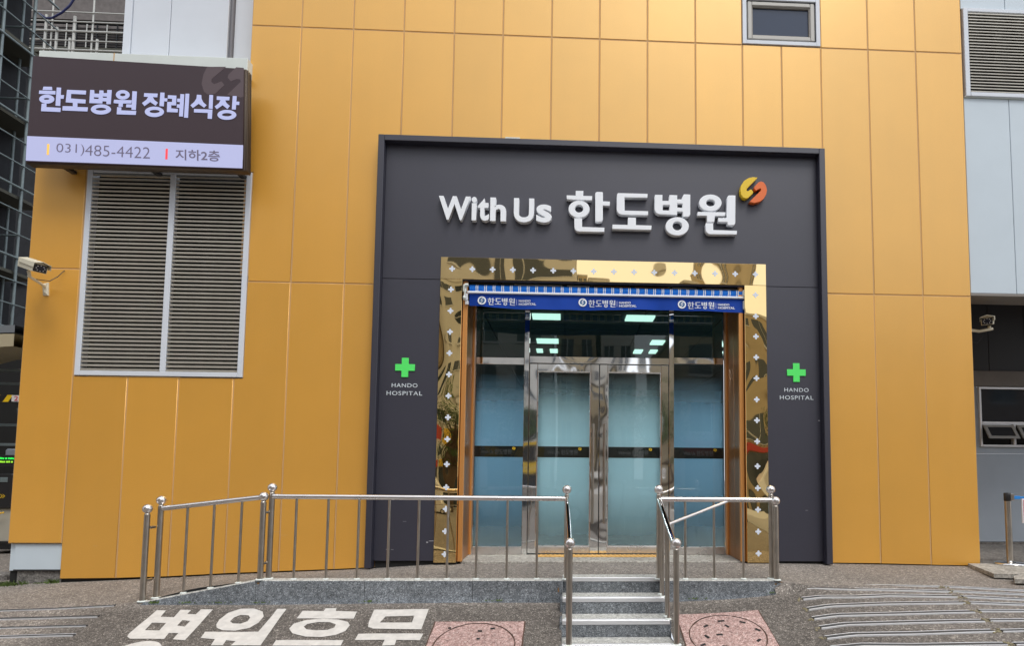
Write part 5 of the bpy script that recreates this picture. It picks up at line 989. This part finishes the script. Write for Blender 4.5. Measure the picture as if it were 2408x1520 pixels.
for dx in (0, .035): ar.add([(-5.09 + dx, 2.894, .93), (-5.08 + dx, 2.894, .93), (-5.045 + dx, 2.894, .90), (-5.08 + dx, 2.894, .865), (-5.09 + dx, 2.894, .865), (-5.06 + dx, 2.894, .90)], [(0, 1, 2, 5), (5, 2, 3, 4)])
ar.build('arrow_mark', mt_emby, tm)
box('base_cabinet', -5.25, -4.9, 2.95, 3.3, .17, .70, M('cream_cabinet', (.42, .40, .34), .6), tm, .01); box('plinth', -5.27, -4.88, 2.9, 3.35, .05, .17, mt_blk, tm, .004)
ch = MB()
for i in range(14):
    x = -5.45 + i * .036; z = .60 + .012 * abs(i - 7) * .5
    ch.lathe((x, 2.85, z), [(.001, -.016), (.015, -.008), (.015, .008), (.001, .016)], 6)
tag(ch.build('chain', M('chain_yellow', (.8, .5, .04), .5), None), 'yellow plastic chain hung before the parking terminal at left', 'chain')
ks = empty('striped_kerb', (-5.3, 2.4, 0), 'black and yellow striped kerb stop at the lower left edge', 'kerb')
for i in range(5): box('stripe', -5.9 + i * .24, -5.665 + i * .24, 2.3, 2.5, -.05, .12, mt_emby if i % 2 else mt_blk, ks, .01)
flat('floor_stripe', [(-4.9, 1.25), (-4.25, 1.5), (-3.9, 1.45), (-4.5, 1.2)], H(-4.4, 1.3) + .012, .006, mt_emby, ks)
tag(box('side_kerb', -4.4, -2.75, .35, .55, -.1, .075, mt_concd, None, .02), 'worn concrete kerb running left from the wall foot', 'kerb')
# ---------------------------------------------------------------- the street behind the camera, seen in the mirror metal and glass
mt_tan = M('tan_render', (.44, .36, .24), .8, var=.08, vscale=.6); mt_pale = M('pale_render', (.58, .56, .52), .8, var=.05, vscale=.4); mt_brick = M('brown_brick', (.28, .17, .11), .85, var=.12, vscale=2)
mt_win = M('street_window_glass', (.04, .05, .06), .1); mt_fr = M('street_frame', (.6, .6, .6), .5); mt_shop = M('shop_sign_red', (.5, .05, .04), .5); mt_shop2 = M('shop_sign_yellow', (.7, .45, .05), .5); mt_shop3 = M('shop_sign_blue', (.03, .2, .5), .5)
def block(x0, x1, y0, y1, h, mat, label, nx, nz, cat='building', z0=2.6, shops=False, ww=.55, wh=.5):
    b = empty('street_building', ((x0 + x1) / 2, (y0 + y1) / 2, 0), label, cat, 'buildings across the street')
    z_ = -.5
    box('walls', x0, x1, y0, y1, z_, h, mat, b, 0); box('parapet', x0 - .12, x1 + .12, y0 - .12, y1 + .12, h + .002, h + .4, mt_pale, b, .02)
    wm = MB(); fm = MB(); sw = (x1 - x0) / nx; sh = (h - z0) / nz
    for i in range(nx):
        for j in range(nz):
            cx = x0 + (i + .5) * sw; cz = z0 + (j + .5) * sh; a = sw * ww / 2; c_ = sh * wh / 2
            wm.box(cx - a, cx + a, y1 + .003, y1 + .03, cz - c_, cz + c_)
            fm.box(cx - a - .08, cx + a + .08, y1 + .002, y1 + .12, cz - c_ - .12, cz - c_ - .002)
            fm.box(cx - .03, cx + .03, y1 + .031, y1 + .06, cz - c_, cz + c_)
    wm.build('windows', mt_win, b); fm.build('sills', mt_fr, b)
    if shops:
        n = int((x1 - x0) / 4)
        for i in range(n):
            a = x0 + i * (x1 - x0) / n
            box('shop_front', a + .2, a + 3.6, y1 + .002, y1 + .1, -.2, 2.1, mt_win, b, 0); box('shop_sign', a + .1, a + 3.8, y1 + .002, y1 + .25, 2.2, 2.9, (mt_shop, mt_shop2, mt_shop3, mt_pale)[i % 4], b, .02)
block(-26, -6, -40, -27, 24, M('brown_render', (.26, .20, .13), .8, var=.08, vscale=.6), 'tall brown block of flats across the street at the left', 5, 6, shops=True)
block(-5.5, 3.0, -42, -30, 15.0, mt_pale, 'pale mid rise block across the street behind the camera', 3, 4, shops=True)
block(3.3, 6.1, -50, -36, 15.0, mt_tan, 'narrow tan block across the street right of centre', 2, 4)
block(6.6, 9.2, -50, -38, 14.9, mt_pale, 'narrow pale block across the street right of centre', 2, 4)
block(17.0, 17.9, -52, -46, 17.9, mt_tan, 'slim tan tower far across the street at the right', 2, 6)
block(9.5, 22, -34, -21, 8.4, mt_tan, 'three storey tan shop building across the street at the right', 4, 2, shops=True, ww=.7)
block(23, 40, -38, -24, 10, mt_brick, 'brown brick building across the street far right', 6, 3, shops=True)
block(-48, -28, -40, -18, 18, mt_brick, 'brown brick building across the street far left', 6, 6)
mt_bark = M('bark', (.09, .06, .04), .9); mt_leaf = [M('leaf_%s' % n_, c_, .7, var=.3, vscale=3) for n_, c_ in (('dark', (.035, .07, .018)), ('light', (.07, .12, .03)))]
def tree(x, y, h, label):
    t = empty('street_tree', (x, y, -.3), label, 'tree', 'street trees across the road')
    tr = MB().tube([(x, y, -.4), (x + .05, y, h * .35), (x + .1, y + .1, h * .6)], [.16, .12, .05], 8)
    for k in range(6):
        a = k * 1.05; tr.tube([(x + .05, y, h * (.3 + .03 * k)), (x + math.cos(a) * h * .14, y + math.sin(a) * h * .14, h * .55), (x + math.cos(a) * h * .22, y + math.sin(a) * h * .22, h * .75)], [.07, .04, .02], 6)
    tr.build('trunk', mt_bark, t)
    for q in range(2):
        lf = MB()
        for i in range(26):
            cx = x + random.gauss(0, h * .13); cy = y + random.gauss(0, h * .13); cz = h * .68 + random.gauss(0, h * .13)
            for j in range(34):
                px, py, pz = cx + random.gauss(0, .32), cy + random.gauss(0, .32), cz + random.gauss(0, .28); s_ = .1
                d1 = Vector((random.uniform(-1, 1), random.uniform(-1, 1), random.uniform(-.5, .5))).normalized() * s_; d2 = Vector((random.uniform(-1, 1), random.uniform(-1, 1), random.uniform(-.5, 1))).normalized() * s_
                lf.add([(px, py, pz), (px + d1.x, py + d1.y, pz + d1.z), (px + d1.x + d2.x, py + d1.y + d2.y, pz + d1.z + d2.z), (px + d2.x, py + d2.y, pz + d2.z)], [(0, 1, 2, 3)])
        lf.build('crown', mt_leaf[q], t)
tree(-3.6, -17, 6.0, 'leafy street tree across the road, leftmost'); tree(1.4, -18, 5.0, 'leafy street tree across the road, middle'); tree(8.2, -19, 5.5, 'leafy street tree across the road, rightmost')
def car(x, y, col, label, rz=0):
    t = empty('parked_car', (x, y, -.3), label, 'car', 'cars parked across the road')
    g = -.43; prof = [(-2.2, .25), (-2.25, .62), (-2.1, .82), (-1.3, .92), (-.75, 1.38), (.65, 1.42), (1.5, .98), (2.15, .92), (2.28, .6), (2.2, .25)]
    v = []; n = len(prof)
    for yy, s_ in ((-.86, .97), (-.78, 1), (.78, 1), (.86, .97)):
        for px, pz in prof:
            tum = (.16 if pz > 1.0 else 0) * (1 if abs(yy) > .8 else .6)
            v.append((x + px * s_, y + yy - math.copysign(tum, yy), g + pz))
    f = [(i + k * n, (i + 1) % n + k * n, (i + 1) % n + (k + 1) * n, i + (k + 1) * n) for k in range(3) for i in range(n)] + [tuple(range(n))[::-1], tuple(range(3 * n, 4 * n))]
    MB().add(v, f, False).build('body', M('car_paint_' + label.split()[0], col, .2, 0, .5, coat=1), t)
    for s_ in (-1, 1):
        yy = y + s_ * .80
        MB().add([(x - 1.1, yy, g + .95), (-.72 + x, yy - s_ * .1, g + 1.32), (x - .1, yy - s_ * .1, g + 1.35), (x - .1, yy, g + .95)], [(0, 1, 2, 3)]).build('side_window', mt_win, t)
        MB().add([(x, yy, g + .95), (x, yy - s_ * .1, g + 1.35), (x + .6, yy - s_ * .1, g + 1.35), (x + 1.25, yy, g + .98)], [(0, 1, 2, 3)]).build('side_window', mt_win, t)
        for wx in (-1.35, 1.4):
            wh = MB().tube([(x + wx, y + s_ * .68, g + .31), (x + wx, y + s_ * .88, g + .31)], .31, 18).build('wheel', mt_blk, t)
            MB().tube([(x + wx, y + s_ * .881, g + .31), (x + wx, y + s_ * .89, g + .31)], .19, 14).build('rim', mt_alu, wh)
car(-.6, -13.5, (.7, .7, .7), 'white saloon car parked across the road'); car(5.6, -13.2, (.62, .6, .55), 'beige saloon car parked across the road'); car(10.8, -13.6, (.72, .72, .72), 'pale saloon car parked across the road at right'); car(-6.2, -13.6, (.05, .05, .06), 'black saloon car parked across the road')
